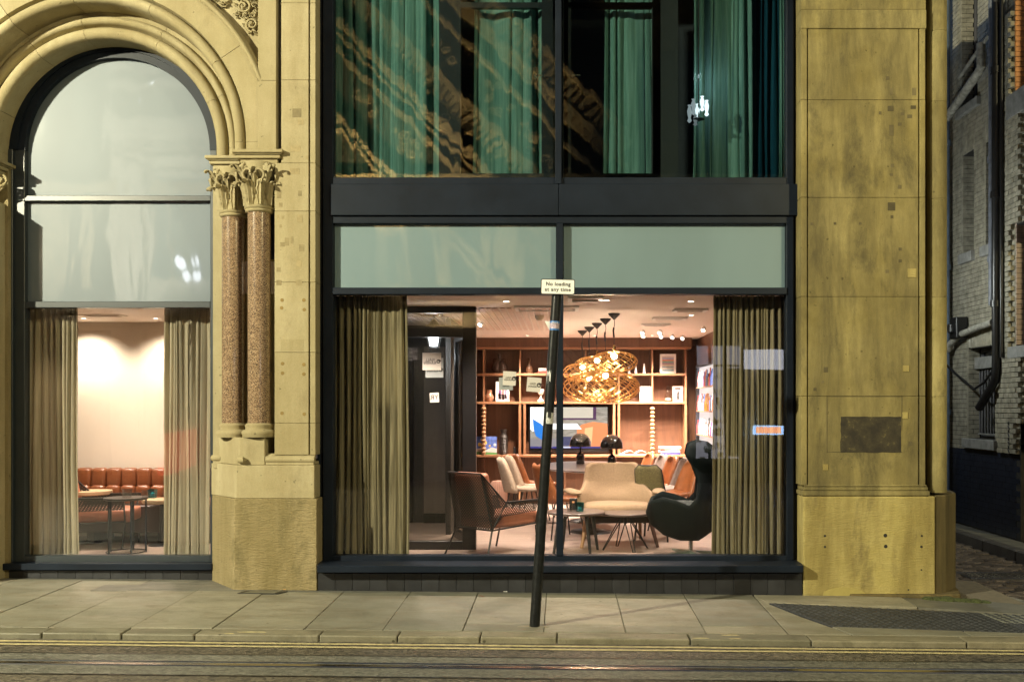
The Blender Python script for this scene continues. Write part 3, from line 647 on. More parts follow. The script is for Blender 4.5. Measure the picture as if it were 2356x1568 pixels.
# ---- polished granite columns
def column(label, cx, cy, r, z_base, z_sh0, z_sh1, z_cap1, cap_w):
    sh = MB().lathe([(r, z_sh0), (r, z_sh1)], (cx, cy, 0), 40).build('granite_column', GRANITE, B, smooth=True); sh['label'] = label
    MB().lathe([(r * 1.42, z_base), (r * 1.44, z_base + .015), (r * 1.5, z_base + .03), (r * 1.5, z_base + .045), (r * 1.40, z_base + .062), (r * 1.2, z_base + .07), (r * 1.16, z_base + .085), (r * 1.22, z_base + .1), (r * 1.22, z_base + .112), (r * 1.04, z_sh0 + .002)], (cx, cy, 0), 36).build('base', STONE, sh, smooth=True)
    H = z_cap1 - z_sh1; m = MB()
    m.lathe([(r * 1.02, z_sh1 - .004), (r * 1.16, z_sh1 + .005), (r * 1.18, z_sh1 + .014), (r * 1.1, z_sh1 + .024), (r * 1.22, z_sh1 + .032), (r * 1.24, z_sh1 + .045), (r * 1.04, z_sh1 + .055), (r * 1.0, z_sh1 + H * .4), (r * 1.12, z_sh1 + H * .7), (r * 1.45, z_cap1 - .012), (r * 1.45, z_cap1)], (cx, cy, 0), 28)
    for k in range(8):
        a = k * math.pi / 4 + .39; d = Vector((math.cos(a), math.sin(a), 0))
        leaf(m, Vector((cx, cy, z_sh1 + .05)) + d * r * 1.06, (0, 0, 1), d, H * .50, r * 1.0, -.034, 4, 6, 16)
    for k in range(8):
        a = k * math.pi / 4; d = Vector((math.cos(a), math.sin(a), 0))
        leaf(m, Vector((cx, cy, z_sh1 + H * .34)) + d * r * 1.06, (0, 0, 1), d, H * .52, r * .85, -.034, 4, 6, 16)
    for k in range(4):
        a = k * math.pi / 2 + math.pi / 4; d = Vector((math.cos(a), math.sin(a), 0)); s = Vector((-d.y, d.x, 0))
        c = Vector((cx, cy, z_cap1 - .055)) + d * (cap_w * .72)
        for q in (-1, 1):           # scrolled corner volutes on curling stalks
            pts = [Vector((cx, cy, z_sh1 + H * .45)) + d * r * 1.1 + s * q * .02]
            for t in range(1, 7):
                f = t / 6; pts.append(pts[0] * (1 - f) + c * f + Vector((0, 0, .05 * math.sin(f * math.pi))) + d * (.02 * f))
            for t in range(1, 17):
                f = t / 16; an = math.pi / 2 - f * 9.0; rr = .052 * (1 - .75 * f)
                pts.append(c + d * (rr * math.cos(an) + .012) + Vector((0, 0, rr * math.sin(an) - .012)) + s * q * (.012 + .012 * f))
            m.tube(pts, [.012] * 7 + [.017] * 16, 7)
        leaf(m, Vector((cx, cy, z_sh1 + H * .55)) + d * r * 1.2, Vector((0, 0, 1)) + d * .5, d, H * .40, r * .7, -.026, 3, 5, 14)
        m.lathe([(.03, -.02), (.036, 0), (.03, .02), (0, .03)], tuple(c + d * .01), 9)
        # paired helices in the middle of each face
        f0 = Vector((math.cos(a + math.pi / 4), math.sin(a + math.pi / 4), 0)); s0 = Vector((-f0.y, f0.x, 0))
        for q in (-1, 1):
            base = Vector((cx, cy, z_sh1 + H * .5)) + f0 * r * 1.15; pts = []
            for t in range(18):
                f = t / 17; an = -math.pi / 2 + f * 5.2; rr = .045 * (1 - .6 * max(0, f - .3))
                pts.append(base + f0 * (.05 + .03 * f) + s0 * q * (.05 + rr * math.cos(an) * 1.0) + Vector((0, 0, .085 + rr * math.sin(an) + .03 * f)))
            m.tube(pts, .009, 6)
    solid(m.build('capital', STONE, sh, smooth=True, ang=70), .007)
    return sh
XC1, XC2 = PX(596.5, .13), PX(537, .27)
column('right hand granite shaft, nearer the pier', XC1, .13, .103, PZ(1005, .05), PZ(973, .1), PZ(488, .1), PZ(376, .08), .17)
column('left hand granite shaft, nearer the arched window', XC2, .27, .103, PZ(1005, .22), PZ(973, .25), PZ(499, .25), PZ(391, .24), .165)
def abacus(x0, x1, y0, y1, z0, z1, par, name='abacus'):
    H = z1 - z0; m = MB()
    for a, b, e in ((0, .34, 0.0), (.36, .62, .028), (.64, .72, .045), (.74, 1.0, .06)):
        m.box(x0 - e, x1 + e, y0 - e, y1, z0 + H * a, z0 + H * b)
    m.box(x0 + .01, x1 - .01, y0 + .01, y1 - .001, z0 + .002, z1 - .002)
    return m.build(name, STONE, par, bevel=.005)
abacus(PX(546, .06) + .03, PX(640, .06) - .0, .05, .5, PZ(377, .06), PZ(347, .06), pier)
abacus(PX(484, .2) + .03, PX(548, .2), .19, .55, PZ(391, .22), PZ(361, .2), pier)
# mirrored jamb at the left edge of the picture
jl = MB().box(-6.6, -5.25, .47, .95, -.2, 3.99).build('stone_jamb', STONET, B, bevel=.004)
abacus(-6.4, -5.22 - .06, .30, .93, PZ(402, .4), PZ(372, .4), jl)
MB().box(-6.6, -5.28, .12, .5, -.2, 3.6).build('ashlar_block', STONE, jl, bevel=.01)
MB().box(-6.9, ACX - 1.6, .12, .6, 3.99, 6.6).build('ashlar_block', STONE, jl)
m = MB(); d = Vector((1, -.5, 0)).normalized()
for k, (dx, L) in enumerate(((0, .2), (.05, .17), (-.05, .22))):
    leaf(m, (-5.36 + dx * .3, .42, 3.62 + dx), (0, 0, 1), d, L, .12, 1.5)
    spiral(m, -5.27 + dx * .3, 3.78 + dx * .3, .055, 1.5, .38, .013, 1 + k, -1)
m.build('capital', STONE, jl, smooth=True, ang=60)
MB().box(-9, -6.6, 0, .9, -.3, 6.6).build('ashlar_block', STONE, jl)

# ---- corner pier on the right
cp = MB().box(2.19, 3.27, .12, 1.2, -.2, 6.6).build('corner_pier', SOOTD, B)
CX0, CXa, CXb, CX1 = PX(1843, .02), PX(1858, .02), PX(2115, .02), PX(2129, .02)
zs = [PZ(1116, .02), PZ(911, .02), PZ(682, .02), PZ(454, .02), PZ(229, .02), PZ(66, .02)]
for z0, z1 in zip(zs[:-1], zs[1:]):
    m = MB(); m.box(CX0, CXa - .005, .02, .3, z0 + .001, z1 - .001); m.box(CXa + .005, CXb - .005, .03, .3, z0 + .001, z1 - .001); m.box(CXb + .005, CX1, .02, .3, z0 + .001, z1 - .001); m.box(CXa - .02, CXa + .02, .055, .2, z0, z1); m.box(CXb - .02, CXb + .02, .055, .2, z0, z1)
    m.build('ashlar_block', SOOT, cp, bevel=.0035)
for z0, z1 in ((zs[-1], PZ(22, .02)), (PZ(22, .02), 6.6)):
    MB().box(CX0, CX1 + .01, .018 if z0 < 5.2 else .028, .3, z0 + .001, z1 - .001).build('ashlar_block', SOOT, cp, bevel=.005)
m = MB(); x0, x1 = PX(1846, .0), PX(2140, 0)
for a, b, e in ((0, .45, .0), (.47, .8, .012), (.82, 1, .02)):
    zA, zB = PZ(1140, 0), PZ(1115, 0); m.box(x0 + e, x1 - e, e - .002, .3, zA + (zB - zA) * a, zA + (zB - zA) * b)
m.build('base_mould', SOOT, cp, bevel=.006)
BX0, BX1 = PX(1848, 0), PX(2152, 0)
base = MB().prism([(BX0, 0), (BX1, 0), (BX1, .95), (BX0, .95)], gz(3) - .2, PZ(1141, 0)).build('base_block', SOOTB, cp, bevel=.014, seg=2)
MB().prism([(BX1 + .003, .012), (3.50, .06), (3.68, .30), (3.73, .48), (3.73, 9), (3.3, 9), (BX1 + .003, 1)], -.25, PZ(1135, .2)).build('base_block', SOOTD, cp, bevel=.01)
MB().prism([(3.31, .16), (3.36, .17), (3.60, .42), (3.66, .5), (3.66, 9), (3.2, 9)], PZ(1135, .2) - .02, 6.6).build('side_wall', SOOTD, cp, bevel=.008)
zz = [PZ(1130, .2)] + zs[1:] + [6.6]
for z0, z1 in zip(zz[:-1], zz[1:]):
    MB().lathe([(.088, z0 + .001), (.088, z1 - .001)], (3.44, .135, 0), 24).build('angle_shaft', SOOT, cp, smooth=True)
rg = random.Random(31)
for x, y, w_, h in ((1943, 50, 9, 9), (2018, 49, 7, 9), (2042, 180, 7, 8), (2051, 211, 7, 15), (2103, 211, 9, 17), (2049, 250, 13, 12), (2101, 247, 12, 8), (2025, 260, 6, 7), (2076, 262, 8, 7), (2093, 268, 11, 8), (2070, 286, 8, 7), (2051, 300, 10, 25), (2053, 381, 7, 8), (2051, 402, 6, 6), (2070, 430, 8, 9), (2051, 475, 17, 19),
                    (1868, 515, 7, 6), (1921, 514, 6, 6), (1979, 514, 6, 6), (2052, 499, 6, 7), (2071, 573, 7, 7), (2071, 600, 7, 7), (2041, 624, 8, 8), (2098, 628, 20, 20), (1900, 850, 10, 12), (2084, 847, 14, 14), (1875, 895, 7, 7), (1893, 878, 6, 6), (1899, 1074, 12, 14), (2095, 1020, 9, 9), (2082, 955, 12, 15)):
    a = P(x - w_ / 2, y + h / 2, .03); b = P(x + w_ / 2, y - h / 2, .03)
    pale = (x, y) in ((1899, 1074), (2082, 955), (2084, 847), (2098, 628))
    MB().box(a.x, b.x, .0275 if not pale else .024, .04, a.z, b.z).build('stone_patch', SOOTB if pale else pbr('dark_fixing_patch', (.11, .09, .042), .9, var=.3, world=True, rnd=.3) if 'dark_fixing_patch' not in bpy.data.materials else bpy.data.materials['dark_fixing_patch'], cp)
a, b = P(1934, 1040, .03), P(2073, 958, .03)
m, n_, l_, b_ = new_mat('sooty_plaque_ghost'); v_ = coords(n_, l_); r_ = ramp(n_, [(.42, (.022, .018, .012)), (.58, (.045, .037, .02)), (.72, (.17, .135, .05))]); l_.new(noise(n_, l_, v_, 9, 7, .75), r_.inputs[0]); l_.new(r_.outputs[0], b_.inputs[0]); b_.inputs['Roughness'].default_value = .9
rgp = random.Random(3); outl = []
for k in range(40):
    t = k / 40 * 4; j = rgp.uniform(-.005, .005); s_ = t % 1
    if t < 1: q = (a.x + (b.x - a.x) * s_, a.z + j)
    elif t < 2: q = (b.x + j * .3, a.z + (b.z - a.z) * s_)
    elif t < 3: q = (b.x - (b.x - a.x) * s_, b.z + j * .5)
    else: q = (a.x + j, b.z - (b.z - a.z) * s_)
    outl.append(q)
MB().prismy(outl, .0278, .04).build('sooty_plaque_mark', m, cp)
m = MB(); a, b = P(1902, 1040, .03), P(2076, 911, .03)
for x0, x1, z0, z1 in ((a.x, a.x + .007, a.z, b.z), (b.x - .007, b.x, a.z + .2, b.z), (a.x, b.x, b.z - .005, b.z), (a.x, b.x, a.z, a.z + .006)):
    m.box(x0, x1, .0284, .04, z0, z1)
m.build('old_frame_line', bpy.data.materials['dark_fixing_patch'], cp)
for x, y, r in ((1898, 1232, .011), (2037, 1231, .018), (2038, 1256, .017), (1898, 1257, .011), (2191 - 70, 1232, .01), (2120, 1257, .012), (2120, 1310, .008), (1931, 1356, .01), (2090, 1356, .008)):
    c = P(x, y, 0); MB().lathe([(r, 0), (r * .9, .0018), (0, .002)], (0, 0, 0), 9, T((c.x, 0, c.z)) @ Matrix.Rotation(R(90), 4, 'X'), caps=False).build('drilled_hole', BMORT, base)
pc = pbr('pale_cement_patch', (.36, .30, .10), .95, var=.15, world=True)
def lump(x0, x1, y0, y1):
    a = P(x0, y1, 0); b = P(x1, y0, 0); L = b.x - a.x; H = b.z - a.z
    MB().prismy([(a.x, a.z)] + [(a.x + L * t, a.z + H * (math.sin(math.pi * min(1, t * .9 + .08)) ** .5)) for t in [i / 14 for i in range(15)]] + [(b.x, a.z)], -.004, .03).build('cement_patch', pc, base, bevel=.002)
lump(1894, 1996, 1350, 1374); lump(2030, 2072, 1362, 1374)

# ---- roof slab, hidden masses that close the building
MB().box(-9.2, 3.6, .02, 9.2, 6.6, 6.9).build('roof', SOOTD, B)
MB().box(-9.2, 3.6, 8.9, 9.2, -.3, 6.6).build('rear_wall', SOOTD, B)
MB().box(-9.2, -9.0, .5, 8.9, -.3, 6.6).build('party_wall', SOOTD, B)
# ================================================================== window frames, glass, sills
YF, YG = .19, .25
# --- right bay, ground and first floor
fr = MB()
fx0, fx1 = PX(748, YF), PX(1826, YF)
mx0, mx1 = PX(1280, YF), PX(1296, YF)
gx0, gx1 = PX(766, YF), PX(1810, YF)
def zf_(y): return PZ(y, YF)
zbot, zb1 = zf_(1291), zf_(1277.5); zt0, zt1 = zf_(677), zf_(661.5); zs0, zs1 = zf_(513.5), zf_(497)
zb2, zb3 = zf_(424), zf_(408)
frame = MB().box(fx0 - .02, gx0, YF, YF + .12, zbot, 6.5)
frame.box(gx1, fx1, YF, YF + .12, zbot, 6.5)
frame.box(mx0, mx1, YF - .01, YF + .11, zb1, zt0); frame.box(mx0, mx1, YF - .01, YF + .11, zt1, zs0)
frame.box(PX(1277.5, YF), PX(1292, YF), YF - .03, YF + .11, zb2, 6.5)
frame.box(gx0, gx1, YF, YF + .12, zbot + .002, zb1); frame.box(gx0, gx1, YF - .015, YF + .12, zt0, zt1); frame.box(gx0, gx1, YF, YF + .12, zs0, zs1)
frame.box(gx0, gx1, YF - .002, YF + .12, zb2, zb3)
hotel = frame.build('window_frame', FRAME, B, bevel=.004)
for xa_, xb_ in ((gx0 - .012, mx0 + .02), (mx0 + .0235, fx1 + .05)): MB().box(xa_, xb_, YF - .03, YF + .1, zs1 + .002, zb2 - .002).build('fascia_panel', FRAME, hotel, bevel=.004)
m = MB(); m.box(PX(728, .1) - .03, fx0 - .022, .26, .5, .2, 6.5); m.box(PX3 - .02, PX(740, .2), .22, .4, .2, 6.5); m.box(fx1 + .001, PX(1846, .2), .24, .5, .2, 6.5)
m.build('jamb_lining', FRAME, hotel)
for x0, x1 in ((gx0, mx0), (mx1, gx1)):
    MB().box(x0, x1, YG, YG + .012, zb1, zt0).build('glass_pane', GLASS, hotel)
    MB().box(x0 + .004, x1 - .004, YG, YG + .03, zt1, zs0).build('spandrel_panel', PANEL, hotel)
    MB().box(x0, x1, YG, YG + .012, zb3, 6.5).build('glass_pane', GLASSU, hotel)
# secondary casements behind the upper glass
UC = pbr('black_casement_paint', (.012, .015, .018), .4)
for xa, xb, wl, wr in ((1010, 1272, 50, 26), (1296, 1520, 18, 18), (1297, 1560, 10, 60)):
    y = .36; a, b = PX(xa, y), PX(xb, y); z0, z1 = PZ(410, y), 6.4
    k = (y + 9) / F; m = MB(); m.box(a, a + wl * k, y, y + .05, z0, z1); m.box(b - wr * k, b, y, y + .05, z0, z1); m.box(a + wl * k, b - wr * k, y, y + .05, z0, z0 + 11 * k); m.box(a + wl * k, b - wr * k, y, y + .05, PZ(18, y), PZ(18, y) + .05)
    m.build('casement', UC, hotel)
for xa in (1233, 1318):
    c = P(xa, 175, .33); m = MB(); m.tube([(c.x, .36, c.z), (c.x, .31, c.z)], .012, 8); m.box(c.x if xa > 1300 else c.x, c.x + .07, .31, .325, c.z - .006, c.z + .006); m.build('casement_handle', STEEL, hotel)
# sill and tiled plinth
MB().prism([(PX(730, -.1), -.11), (PX(1848, -.1), -.11), (BX0 - .005, .02), (BX0 - .005, YF + .1), (PX3 + .002, YF + .1), (PX(729.5, 0) + .003, -.0)], PZ(1317, -.11), PZ(1300.5, -.11)).build('window_sill', FRAME, B, bevel=.006)
pl = MB().box(PX(731, 0), PX(1846.5, 0), .02, .9, -.3, PZ(1317, 0)).build('tiled_plinth', BMORT, B)
ztop = PZ(1318.5, 0); N = 28; xa, xb = PX(731, 0), PX(1846.5, 0); wd = (xb - xa) / N
for i in range(N):
    x0 = xa + i * wd + .0012; x1 = xa + (i + 1) * wd - .0012
    zj = -.065 - .012 * (x0)
    MB().box(x0, x1, .004 + random.uniform(-.0012, .0012), .03, gz(x0) - .06, ztop).build('plinth_tile', TILE, pl, bevel=.0015)
# --- arched window on the left
YL = .55; YLG = .61
ax0, ax1 = PX(52, YL), PX(484, YL)
zsp = PZ(345, YL); acx = (PX(57, YL) + PX(483, YL)) / 2
Rg = (ax1 - ax0) / 2 - .01
m = MB(); prof = [(Rg - .005, YL + .1), (Rg - .005, YL), (Rg + .06, YL), (Rg + .06, YL - .02), (Rg + .30, YL - .02), (Rg + .30, YL + .1)]
def fring(prof, a0, a1, n):
    k = len(prof); vs = []; fs = []
    for i in range(n + 1):
        a = a0 + (a1 - a0) * i / n
        for r, y in prof: vs.append((acx + r * math.cos(a), y, zsp + r * math.sin(a)))
    for i in range(n):
        for j in range(k):
            a = i * k + j; b = i * k + (j + 1) % k; fs.append((a, b, b + k, a + k))
    return vs, fs
m.add(*fring(prof, 0, math.pi, 60))
aw = m.build('arched_window_frame', FRAME, B, smooth=True)
def zl(y): return PZ(y, YL)
m = MB(); zA0, zA1 = zl(462), zl(449.5); zB0, zB1 = zl(707.5), zl(693); zC0, zC1 = zl(1292), zl(1277.5)
m.box(acx - Rg - .10, acx - Rg + .0, YL, YL + .1, zC0, zsp); m.box(acx + Rg, acx + Rg + .06, YL, YL + .1, zC0, zsp)
m.box(acx - Rg - .16, acx - Rg - .10, YL - .03, YL + .1, zC0, zsp); m.box(acx + Rg + .06, acx + Rg + .12, YL + .02, YL + .1, zC0, zsp)
m.box(acx - Rg, acx + Rg, YL - .0, YL + .1, zB0, zB1); m.box(acx - Rg, acx + Rg, YL, YL + .1, zC0, zC1); m.box(acx - Rg, acx + Rg, YL - .0, YL + .1, zA0, zA1)
m.build('frame_bars', pbr('slate_blue_frame_paint', (.028, .036, .044), .34, var=.1, world=True), aw, bevel=.004)
top = [(acx + (Rg - .004) * math.cos(R(a)), zsp + (Rg - .004) * math.sin(R(a))) for a in range(0, 181, 4)]
MB().prismy(top + [(acx - Rg + .004, zA1), (acx + Rg - .004, zA1)], YLG, YLG + .02).build('backpainted_pane', PANELA, aw)
MB().box(acx - Rg, acx + Rg, YLG, YLG + .02, zB1, zA0).build('backpainted_pane', PANELA, aw)
MB().box(acx - Rg, acx + Rg, YLG, YLG + .012, zC1, zB0).build('glass_pane', GLASS, aw)
MB().box(-5.60, -3.30, .43, .66, PZ(1311, .43), PZ(1296, .43)).build('window_sill', FRAME, B, bevel=.005)
pl = MB().box(-5.6, -3.28, .50, .9, -.3, PZ(1311, .47)).build('tiled_plinth', BMORT, B)
N = 13
for i in range(N):
    x0 = -5.45 + i * .1665
    MB().box(x0 + .0012, x0 + .1653, .484 + random.uniform(-.001, .001), .51, -.05, PZ(1312, .48)).build('plinth_tile', TILE, pl, bevel=.0015)
# solid wall round the windows: floors, ceilings, cross walls (interior shell)
FI, CI, CL = .17, 2.73, 2.66
def shell(name, mat, *b, **k):
    o = MB().box(*b).build(name, mat); o['kind'] = 'structure'; return o
shell('lounge_floor', PLANK, -3.0, 2.9, .31, 7.0, -.1, FI)
def ceil(name, x0, x1, y0, y1, z0, z1): return shell(name, CEIL, x0, x1, y0, y1, z0, z1)
ceil('lounge_ceiling', -3.0, 2.9, .32, 7.0, CI, CI + .3)
shell('lounge_rear_wall', WOOD, -3.0, 2.9, 6.62, 6.8, FI, CI)
shell('lounge_side_wall', WOOD, 2.13, 2.3, .36, 6.62, FI, CI)
shell('lounge_side_wall', DARKW, -2.75, -2.6, .36, 6.62, FI, CI)
shell('bar_floor', PLANK, -6.6, -3.0, .68, 2.9, -.1, FI)
ceil('bar_ceiling', -6.6, -3.0, .68, 2.9, CL, CL + .3)
shell('bar_rear_wall', WALLP, -6.6, -3.0, 2.62, 2.8, FI, CL)
shell('bar_side_wall', WALLP, -3.2, -3.05, .68, 2.62, FI, CL)
shell('bar_side_wall', WALLP, -6.6, -6.45, .68, 2.62, FI, CL)
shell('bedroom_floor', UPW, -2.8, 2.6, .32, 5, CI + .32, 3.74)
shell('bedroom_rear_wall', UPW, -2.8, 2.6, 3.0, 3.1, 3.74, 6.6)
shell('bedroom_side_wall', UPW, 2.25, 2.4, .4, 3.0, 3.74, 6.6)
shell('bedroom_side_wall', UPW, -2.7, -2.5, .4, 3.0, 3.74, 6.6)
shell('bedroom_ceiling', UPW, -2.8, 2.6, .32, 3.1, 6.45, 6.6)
# ================================================================== curtains
def curtain(label, x0, x1, Y, z0, z1, mat, pleats, depth=.05, cat='curtain', hem=True, seed=1, name='curtain', flare=.03, group=None):
    rg = random.Random(seed); ph = [rg.uniform(0, 6.28) for _ in range(6)]; NX = pleats * 10; NZ = 14
    W = x1 - x0
    wps = [0]; 
    for k in range(pleats): wps.append(wps[-1] + rg.uniform(.4, 1.9))
    tot = wps[-1]
    def fn(u, v):
        t = u * tot
        k = 0
        while k < pleats - 1 and wps[k + 1] < t: k += 1
        f = (t - wps[k]) / (wps[k + 1] - wps[k])
        amp = depth * (.62 + .48 * math.sin(ph[k % 6] * (k + 1)))
        bend = .03 * math.sin(v * 2.2 + ph[k % 6] * k) * (1 - v) * .5
        xx = x0 + W * u + .35 * W / pleats * math.sin(2 * math.pi * f) * .35 + bend
        if flare: xx += flare * (u - .5) * (1 - v) * 2 * (.5 + .5 * math.sin(ph[0]))
        yy = Y - amp * (math.cos(2 * math.pi * f)) * (.55 + .45 * v) - .012 * math.sin(v * 5 + ph[1] + u * 9)
        return (xx, yy, z0 + (z1 - z0) * v)
    m = MB().grid(fn, NX, NZ); o = m.build(name, mat, None, smooth=True, ang=180)
    solid(o, .004); tag(o, label, cat, group)
    if hem:
        h = MB().grid(lambda u, v: tuple(Vector(fn(u, v * .055)) + Vector((0, -.006, 0))), NX, 1).build('hem', mat, o, smooth=True, ang=180)
    return o
YC = .46
curtain('olive pleated curtain hanging left of the lounge window', PX(768, YC), PX(938, YC), YC, FI + .01, CI - .01, CURT, 13, seed=4)
curtain('olive pleated curtain hanging right of the lounge window', PX(1640, YC), PX(1806, YC), YC, FI + .01, CI - .01, CURT, 15, seed=9)
YC2 = .82
curtain('sage sheer curtain at the left of the arched window', PX(60, YC2), PX(178, YC2), YC2, FI + .01, CL - .01, CURTL, 9, seed=12)
curtain('sage sheer curtain at the right of the arched window', PX(380, YC2), PX(484, YC2), YC2, FI + .01, CL - .01, CURTL, 9, seed=17)
YU = .55
curtain('green bedroom curtain farthest left behind the upper window', PX(772, YU), PX(1012, YU), YU, 3.75, 6.4, CURTU, 8, .07, seed=22, hem=False)
curtain('green bedroom curtain just left of the upper window mullion', PX(1094, YU), PX(1250, YU), YU, 3.75, 6.4, CURTU, 5, .07, seed=25, hem=False)
curtain('green bedroom curtain just right of the upper window mullion', PX(1392, YU), PX(1502, YU), YU, 3.75, 6.4, CURTU, 6, .05, seed=28, hem=False)
curtain('green bedroom curtain behind the white chandelier', PX(1597, YU + .25), PX(1726, YU + .25), YU + .25, 3.75, 6.4, CURTU, 7, .05, seed=31, hem=False)
curtain('dark blue bedroom curtain at the right of the upper window', PX(1724, YU + .3), PX(1790, YU + .3), YU + .3, 3.75, 6.4, CURTB, 5, .04, seed=35, hem=False)
curtain('narrow pale green curtain edge at the far right upper window', PX(1793, .36), PX(1802, .36), .36, 3.75, 6.4, CURTU, 1, .01, seed=38, hem=False)
# ================================================================== lounge: lobby partition
YP = 1.5
pt = thing('glass_partition', 'dark framed glass lobby partition with a door beside the left lounge curtain', 'glass partition', (0, 0, 0))
m = MB(); xL, xR = -2.55, PX(1095, YP); xp = PX(1064, YP)
m.box(xp, xR, YP, YP + .09, FI, CI - .002); m.box(xL, xp, YP, YP + .09, PZ(775, YP), PZ(748, YP)); m.box(xL, xp, YP, YP + .09, FI, PZ(1244, YP)); m.box(xL, xp, YP, YP + .09, CI - .07, CI - .002)
m.build('frame', BLACK, pt, bevel=.004)
MB().box(xL, xp, YP + .03, YP + .042, PZ(1244, YP), PZ(775, YP)).build('glass_pane', GLASSI, pt)
MB().box(xL, xp, YP + .03, YP + .042, PZ(748, YP), CI - .07).build('glass_pane', GLASSI, pt)
# a second glazed leaf standing open behind it
dl = thing('glass_door', 'open dark framed glass door leaf inside the lobby', 'glass door', (xR - .05, YP + .12, FI), R(106))
m = MB(); L = 1.0; H = 2.32
m.box(0, .07, -.025, .025, 0, H); m.box(L - .07, L, -.025, .025, 0, H); m.box(.07, L - .07, -.025, .025, 0, .1); m.box(.07, L - .07, -.025, .025, H - .07, H)
m.build('frame', BLACK, dl, bevel=.003); MB().box(.07, L - .07, -.006, .006, .1, H - .07).build('glass_pane', GLASSI, dl)
MB().tube([(L - .12, -.03, .8), (L - .12, -.07, .8), (L - .12, -.07, 1.5), (L - .12, -.03, 1.5)], .012, 8).build('handle', TAN, dl, smooth=True)
lamp('down_light', 'SPOT', (-1.7, 2.2, CI - .02), 60, (1, .80, .62), .03, (-1.7, 2.5, 0), 110, .9)  # spot without a fitting, added to brighten the dim lobby
shell('lobby_rear_wall', DARKW, -2.6, -1.32, 4.0, 4.1, FI, CI)
shell('lobby_side_wall', DARKW, -1.36, -1.30, 2.75, 4.0, FI, CI)
ld = MB().box(-2.15, -1.92, 3.93, 3.99, FI + .02, 2.3).build('lobby_door', BLACK, None, bevel=.006); tag(ld, 'narrow black door at the back of the dim lobby', 'door')
MB().tube([(-1.97, 3.92, 1.05), (-1.97, 3.88, 1.05), (-1.97, 3.88, 1.25), (-1.97, 3.92, 1.25)], .01, 6).build('handle', STEEL, ld)
panel = MB().box(-1.78, -1.5, 3.93, 3.985, FI + .13, 2.45).build('wall_panel', pbr('beige_lobby_panel', (.20, .17, .14), .8, var=.1), None); tag(panel, 'pale beige wall panel behind the glass lobby door', 'wall panel')
tr = MB().box(-1.78, -1.5, 3.92, 3.985, FI, FI + .125).build('skirting', BLACK, panel)
# CCTV dome, and a lantern added in place of a reflected street lantern
c = P(1012, 688, 1.9)
dc = thing('dome_camera', 'small black dome camera on the lobby ceiling', 'security camera', (c.x, 1.9, CI))
MB().lathe([(.055, -.02), (.06, -.005), (.06, 0)], n=18).build('housing', WHITE, dc, smooth=True); MB().lathe([(0, -.065), (.025, -.06), (.043, -.04), (.05, -.02)], n=18).build('dome', GLOSS, dc, smooth=True)
yl = 2.4; c = P(998, 785, yl)
ln = thing('lantern', 'tapered glass lantern added in the lobby in place of a reflected street lantern', 'lantern', (c.x, yl, c.z))
m = MB()
for sx in (-1, 1):
    for sy in (-1, 1): m.tube([(sx * .085, sy * .085, .11), (sx * .055, sy * .055, -.06)], .006, 5)
m.box(-.09, .09, -.09, .09, .11, .12); m.box(-.06, .06, -.06, .06, -.07, -.06); m.lathe([(.1, .12), (.06, .2), (.02, .25), (0, .26)], n=12); m.tube([(0, 0, .26), (0, 0, CI - c.z - .01)], .006, 6)
m.tube([(-.05, 0, -.07), (-.03, 0, -.13), (.03, 0, -.13), (.05, 0, -.07)], .005, 5)
m.build('cage', BLACK, ln); MB().lathe([(.045, -.055), (.07, .10)], n=4).build('glow', COOL, ln)
lamp('lobby_fill_light', 'POINT', (c.x, yl - .0, c.z - .16), 11, (.85, .92, 1), .05)  # light added at the stand-in lantern to brighten the lobby
# green exit sign
c = P(898, 801, 1.0)
ex = thing('exit_sign', 'green and white emergency exit sign glowing behind the curtain', 'exit sign', (-1.72, .70, c.z))
MB().box(-.085, .085, 0, .02, -.075, .085).build('housing', WHITE, ex, bevel=.003); MB().box(-.08, .08, -.003, 0, .0, .08).build('green_face', EXITG, ex)
MB().box(-.08, .08, -.003, 0, -.07, -.005).build('pale_face', emis('exit_pale', (.6, .85, .8), .5), ex)
MB().prismy([(-.015, .02), (.0, .045), (-.02, .05), (.0, .07), (.025, .055), (.02, .035), (.04, .02), (.015, .03)], -.005, -.003).build('running_figure', WHITE, ex)
# sheets standing in for reflections of lit shop signs opposite, hence the reversed print
def sign_reflection(label, x0, x1, y0, y1, Y, lines, tilt=0, size=.03, logo=True, paper=PAPER):
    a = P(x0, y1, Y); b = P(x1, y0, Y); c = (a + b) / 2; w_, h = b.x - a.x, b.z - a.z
    o = MB().box(-w_ / 2, w_ / 2, 0, .0015, -h / 2, h / 2).build('sign_reflection_sheet', paper, None); o.location = c; o.rotation_euler = (0, R(tilt), 0); tag(o, label, 'sign reflection')
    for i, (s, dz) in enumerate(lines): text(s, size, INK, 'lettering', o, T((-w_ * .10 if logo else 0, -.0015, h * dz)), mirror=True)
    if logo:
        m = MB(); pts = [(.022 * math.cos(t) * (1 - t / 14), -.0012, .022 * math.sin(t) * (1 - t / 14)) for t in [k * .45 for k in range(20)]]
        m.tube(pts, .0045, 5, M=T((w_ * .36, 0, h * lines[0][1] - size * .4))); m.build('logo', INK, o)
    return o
pw = pbr('blue_white_double_image', (.42, .47, .50), .8, var=.05)
sign_reflection('upper white stand-in for a reflected shop sign with a round logo on the lobby door glass', 972, 1015, 811, 851, YP + .015, [('FJÄLL', .08), ('RÄVEN', -.10)], 0, .042)
sign_reflection('lower bluish double image of the reflected sign, half hidden under the white one on the lobby door', 979, 1020, 823, 868, YP + .024, [('FJÄLL', -.05), ('RÄVEN', -.18)], 0, .036, True, pw)
sign_reflection('small square stand-in for a reflected sign with a gold monogram on the lobby door glass', 989, 1010, 903, 925, YP + .015, [('YR', .0)], -3, .075, False)
